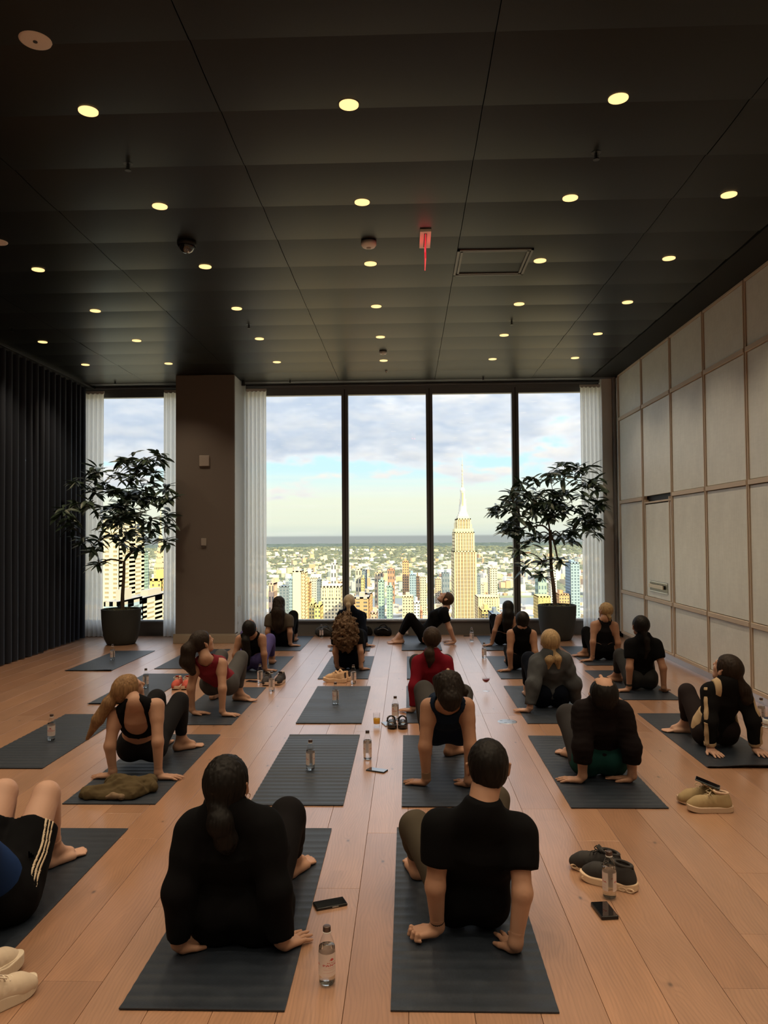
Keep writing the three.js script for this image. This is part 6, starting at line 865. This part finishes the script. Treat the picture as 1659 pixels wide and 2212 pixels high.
// ---------- footwear ----------
{
  const up = polygonise([[cap([0.045, 0.05, 0], [0.05, 0.095, 0], 0.037, 0.034), 0], [cap([0.05, 0.048, 0], [0.215, 0.043, 0.004], 0.038, 0.039), 0.03], [cap([0.215, 0.042, 0.004], [0.25, 0.035, 0.008], 0.038, 0.029), 0.03], [cap([0.085, 0.088, 0], [0.19, 0.06, 0.002], 0.03, 0.03), 0.03]], 0.0042, (d, x, y, z) => { d += 0.0012 * Math.sin(x * 190) * (x > 0.1 && x < 0.2 && y > 0.06 ? 1 : 0); const h = Math.hypot((x - 0.066) / 0.052, (y - 0.125) / 0.062, z / 0.0245); d = Math.max(d, -(h - 1) * 0.024); return Math.max(d, 0.02 - y); });
  const lining = polygonise([[ellip([0.068, 0.07, 0], [[1, 0, 0], [0, 1, 0], [0, 0, 1]], [0.05, 0.018, 0.024]), 0]], 0.006);
  const outline = (k) => { const s = new THREE.Shape(); s.moveTo(0.0 - k, 0); s.bezierCurveTo(-k, -0.036 - k, 0.05, -0.04 - k, 0.09, -0.034 - k); s.bezierCurveTo(0.14, -0.03 - k, 0.2, -0.046 - k, 0.235, -0.036 - k); s.bezierCurveTo(0.275 + k, -0.026, 0.286 + k, 0.012, 0.27 + k, 0.028); s.bezierCurveTo(0.25, 0.05 + k, 0.2, 0.048 + k, 0.15, 0.042 + k); s.bezierCurveTo(0.1, 0.038 + k, 0.05, 0.042 + k, 0.03, 0.038 + k); s.bezierCurveTo(0.005, 0.03 + k, -k, 0.02, -k, 0); return s; };
  const soleG = (h, k, chunky) => { const g = new THREE.ExtrudeGeometry(outline(k), { depth: h, bevelEnabled: true, bevelSize: 0.004, bevelThickness: 0.004, bevelSegments: 2, curveSegments: 10, steps: 2 }); g.rotateX(-Math.PI / 2); const p = g.attributes.position; for (let i = 0; i < p.count; i++) { const x = p.getX(i), y = p.getY(i), t = Math.max(0, x - 0.19) / 0.09, hb = Math.max(0, 0.05 - x) / 0.05; p.setY(i, y + 0.004 + 0.014 * t * t + (y > h * 0.6 ? 0.006 * hb : 0.004 * hb * hb) + (chunky && y > h * 0.5 ? 0.004 * Math.sin(x * 60) : 0)); } g.computeVertexNormals(); return g; };
  const soleA = soleG(0.026, 0, false), soleB = soleG(0.036, 0.004, true);
  const tongue = new RoundedBoxGeometry(0.055, 0.008, 0.042, 2, 0.0035).rotateZ(0.75).translate(0.112, 0.118, 0);
  const lace = (x, y, w, tilt) => tube([[x - 0.004, y - 0.006, -w], [x, y + 0.006, -w * 0.4], [x + tilt, y + 0.007, w * 0.3], [x + tilt, y - 0.005, w]], 0.0026, 8, 5), laces = [lace(0.135, 0.104, 0.026, 0.012), lace(0.152, 0.096, 0.027, 0.012), lace(0.169, 0.089, 0.027, 0.01), lace(0.185, 0.083, 0.026, 0.008)], bow = tube([[0.128, 0.112, 0.002], [0.12, 0.125, 0.03], [0.145, 0.112, 0.04], [0.13, 0.113, 0.004], [0.14, 0.126, -0.026], [0.16, 0.106, -0.04], [0.132, 0.112, -0.002]], 0.0026, 24, 5);
  const pods = []; for (let i = 0; i < 7; i++) for (const s of [-1, 1]) pods.push(new THREE.TorusGeometry(0.011, 0.0045, 6, 10).scale(1.5, 0.8, 1).translate(0.025 + i * 0.036, 0.012 + (i > 5 ? 0.01 : 0), s * (i === 2 || i === 3 ? 0.037 : 0.041))); const podG = merge(pods);
  const shoe = (heel, toe, c, label, group) => {
    const a = Math.atan2(-(toe[1] - heel[1]), toe[0] - heel[0]), t = thing('shoe', label, 'shoe', [heel[0], c.y ?? 0, heel[1]], a, group), sc = (c.len ?? 0.275) / 0.275; t.scale.set(sc, sc, sc * (c.mirror ? -1 : 1));
    const m = std(c.upper, c.rough ?? 0.8); mesh('upper', up, m, t); mesh('sole', c.chunky ? soleB : soleA, std(c.sole, 0.6), t); mesh('lining', lining, std(c.lining ?? [0.03, 0.03, 0.03], 0.9), t); mesh('tongue', tongue, c.tongue ? std(c.tongue, 0.8) : m, t); for (const l of laces) mesh('lace', l, std(c.lace ?? c.upper, 0.8), t); mesh('lace_bow', bow, std(c.lace ?? c.upper, 0.8), t);
    if (c.collar) mesh('collar', new THREE.TorusGeometry(0.0345, 0.0075, 8, 24).scale(1.25, 0.8, 1).rotateX(Math.PI / 2).rotateZ(0.12).translate(0.068, 0.117, 0), std(c.collar, 0.8), t);
    if (c.pods) mesh('sole_pods', podG, std(c.sole, 0.6), t).userData.kind = 'stuff'; if (c.heelTab) mesh('heel_tab', rbx(0.002, 0.014, 0.04, 0.12, -0.018, 0.018, 0.004), std(c.heelTab, 0.7), t);
  };
  const W = { upper: [0.62, 0.5, 0.38], sole: [0.66, 0.55, 0.42], lining: [0.1, 0.06, 0.05], lace: [0.72, 0.62, 0.5], collar: [0.6, 0.45, 0.3], chunky: true }; shoe([-1.6, -2.72], [-1.434, -2.96], W, 'cream chunky trainer at the very front corner, toe showing', 'cream trainers'); shoe([-1.71, -2.86], [-1.59, -3.106], { ...W, y: 0.0066, mirror: true }, 'cream chunky trainer half behind its twin at the front corner', 'cream trainers');
  const K = { upper: [0.022, 0.02, 0.02], sole: [0.68, 0.5, 0.34], lining: [0.3, 0.2, 0.13], lace: [0.02, 0.018, 0.018], collar: [0.025, 0.022, 0.022], pods: true }; shoe([1.1, -3.79], [0.87, -3.93], K, 'black running shoe with cream sole behind a bottle, nearer of the pair', 'black running shoes'); shoe([1.075, -3.93], [0.85, -4.06], { ...K, mirror: true }, 'black running shoe with cream sole, farther of the pair', 'black running shoes');
  const Tn = { upper: [0.36, 0.26, 0.13], sole: [0.55, 0.4, 0.28], lining: [0.06, 0.05, 0.05], lace: [0.5, 0.4, 0.26], collar: [0.6, 0.42, 0.3] }; shoe([2.01, -4.88], [1.745, -4.88], Tn, 'tan trainer with pale sole, nearer of the pair by the track-jacket mat', 'tan trainers'); shoe([2.0, -5.0], [1.735, -5.02], { ...Tn, mirror: true }, 'tan trainer with pale sole, farther of the pair', 'tan trainers');
  const Pc = { upper: [0.62, 0.4, 0.24], sole: [0.72, 0.5, 0.33], lace: [0.66, 0.45, 0.28], chunky: true, heelTab: [0.03, 0.02, 0.02] }; shoe([-0.74, -9.06], [-1.01, -9.14], Pc, 'peach trainer lying nearest the curly-haired person', 'peach trainers'); shoe([-0.7, -9.155], [-0.97, -9.245], { ...Pc, mirror: true }, 'peach trainer tucked behind its twin', 'peach trainers');
  const Rd = { upper: [0.45, 0.07, 0.045], sole: [0.66, 0.5, 0.38], lace: [0.7, 0.6, 0.45], collar: [0.7, 0.55, 0.35] }; shoe([-2.67, -8.9], [-2.65, -8.63], Rd, 'red trainer with cream sole, curtain-side one of the pair', 'red trainers'); shoe([-2.555, -8.9], [-2.535, -8.63], { ...Rd, mirror: true }, 'red trainer with cream sole, the one beside the bare arm', 'red trainers');
  const Dk = { upper: [0.02, 0.015, 0.018], sole: [0.6, 0.45, 0.36], lining: [0.4, 0.28, 0.2], lace: [0.1, 0.08, 0.07], heelTab: [0.6, 0.5, 0.45] }; shoe([-1.665, -9.12], [-1.66, -8.85], Dk, 'dark trainer with pale sole between the two bottles', 'dark trainers'); shoe([-1.5, -9.16], [-1.53, -8.89], { ...Dk, mirror: true }, 'dark trainer with pale sole tipped beside the front bottle', 'dark trainers');
  // sandals
  const soleS = (() => { const g = soleG(0.024, 0.002, false); return g; })(), strap = (x, h, w) => { const s = new THREE.Shape(); return tube([[x, 0.026, -0.042], [x + 0.004, h * 0.8, -0.03], [x + 0.008, h, 0], [x + 0.004, h * 0.8, 0.03], [x, 0.026, 0.042]], w, 16, 8).scale(1, 1, 1); };
  const sandal = (heel, toe, label, mirror) => { const a = Math.atan2(-(toe[1] - heel[1]), toe[0] - heel[0]), t = thing('sandal', label, 'sandal', [heel[0], 0, heel[1]], a, 'black sandals'), m = phys([0.012, 0.012, 0.013], 0.35, { clearcoat: 0.4 }); t.scale.set(0.9, 0.9, 0.9 * (mirror ? -1 : 1)); mesh('sole', soleS, m, t); mesh('footbed', (() => { const g = new THREE.ShapeGeometry(outline(-0.008), 10).rotateX(-Math.PI / 2).translate(0, 0.0345, 0); return g; })(), std([0.14, 0.09, 0.06], 0.8), t); const wide = polygonise([[cap([0.17, 0.03, 0], [0.235, 0.03, 0.004], 0.049, 0.04), 0]], 0.0055, (d, x, y, z) => Math.max(d, -(d + 0.006), 0.03 - y, 0.165 - x, x - 0.245)); mesh('toe_strap', wide, m, t); mesh('ankle_strap', strap(0.05, 0.085, 0.008), m, t); mesh('heel_strap', tube([[0.05, 0.06, -0.04], [0.005, 0.07, -0.02], [0.0, 0.072, 0.0], [0.005, 0.07, 0.02], [0.05, 0.06, 0.04]], 0.007, 16, 7), m, t); mesh('buckle', rbx(0.05, 0.066, 0.07, 0.086, 0.022, 0.034, 0.003), std([0.5, 0.5, 0.5], 0.3, { metalness: 1 }), t); };
  sandal([-0.165, -7.12], [-0.15, -6.87], 'black strappy sandal, the one nearer the tumbler', false); sandal([-0.06, -7.12], [-0.05, -6.87], 'black strappy sandal, the one nearer the red sleeve', true);
}
// ---------- bags, jacket ----------
{
  const bag = (name, label, c, size, col, seed, strapped) => { const t = thing(name, label, 'bag', c), [w, h, d] = size; const g = polygonise([[cap([-w * 0.3, h * 0.38, 0], [w * 0.28, h * 0.34, 0], h * 0.4, h * 0.36), 0], [cap([-w * 0.1, h * 0.5, 0], [w * 0.12, h * 0.62, 0], h * 0.34, h * 0.3), 0.05]], 0.009, (q, x, y, z) => Math.max(q + 0.016 * (fbm(x * 14 + seed, y * 12, z * 14, 3) - 0.5) * 2, 0.001 - y, Math.abs(z) - d / 2)); mesh('bag_body', g, cloth(col, 0.85), t); mesh('strap', tube([[-w * 0.3, h * 0.7, d * 0.3], [-w * 0.1, h * 1.0, d * 0.32], [w * 0.12, h * 1.02, d * 0.3], [w * 0.3, h * 0.62, d * 0.3]], 0.01, 20, 6), cloth([col[0] * 1.6, col[1] * 1.6, col[2] * 1.6], 0.8), t); mesh('zip', tube([[-w * 0.32, h * 0.6, d * 0.42], [0, h * 0.76, d * 0.46], [w * 0.3, h * 0.55, d * 0.42]], 0.004, 14, 5), std([0.3, 0.3, 0.3], 0.4, { metalness: 0.8 }), t); };
  bag('duffel_bag', 'slumped grey bag under the window behind a bottle', [-1.44, 0, -13.24], [0.3, 0.2, 0.18], [0.05, 0.048, 0.046], 3); bag('pouch_bag', 'small black bag under the window beside the navy long-sleeved person', [-0.71, 0, -13.33], [0.15, 0.15, 0.08], [0.012, 0.012, 0.012], 9); bag('backpack', 'slumped black bag under the window left of the feet of the person in profile', [-0.43, 0, -13.26], [0.3, 0.19, 0.18], [0.012, 0.012, 0.013], 14);
  const t = thing('jacket', 'crumpled olive jacket heaped on the mat behind the sports-bra person', 'jacket', [-1.95, 0.009, -5.13]);
  const olive = cloth([0.085, 0.062, 0.032], 0.9);
  mesh('jacket_body', polygonise([[cap([-0.17, 0.016, 0.06], [0.1, 0.03, 0.0], 0.05, 0.075), 0], [cap([-0.06, 0.05, -0.08], [0.02, 0.07, -0.02], 0.055, 0.06), 0.05], [cap([0.06, 0.035, 0.02], [0.19, 0.03, -0.07], 0.06, 0.055), 0.04], [cap([-0.2, 0.012, 0.08], [0.12, 0.014, 0.09], 0.035, 0.04), 0.05]], 0.0065, (d, x, y, z) => Math.max(d + 0.026 * (fbm(x * 13 + 2, y * 17, z * 19, 3) - 0.5) * 1.6 + 0.006 * Math.sin(x * 40 + z * 70 + 6 * vnoise(x * 9, z * 9)), 0.0012 - y)), olive, t);
  mesh('sleeve', polygonise([[cap([0.06, 0.04, -0.06], [0.16, 0.05, -0.13], 0.045, 0.042), 0], [cap([0.16, 0.05, -0.13], [0.21, 0.03, -0.05], 0.042, 0.036), 0.03]], 0.0065, (d, x, y, z) => Math.max(d + 0.012 * (fbm(x * 22, y * 20, z * 22, 2) - 0.5) * 2, 0.0012 - y)), olive, t);
  mesh('lining_fold', polygonise([[cap([-0.05, 0.02, 0.1], [0.06, 0.02, 0.115], 0.02, 0.025), 0]], 0.005, (d, x, y, z) => Math.max(d + 0.012 * (fbm(x * 30, y * 25, z * 30, 2) - 0.5) * 2, 0.0012 - y)), cloth([0.2, 0.14, 0.09], 0.9), t);
}
renderer.render(scene, camera);
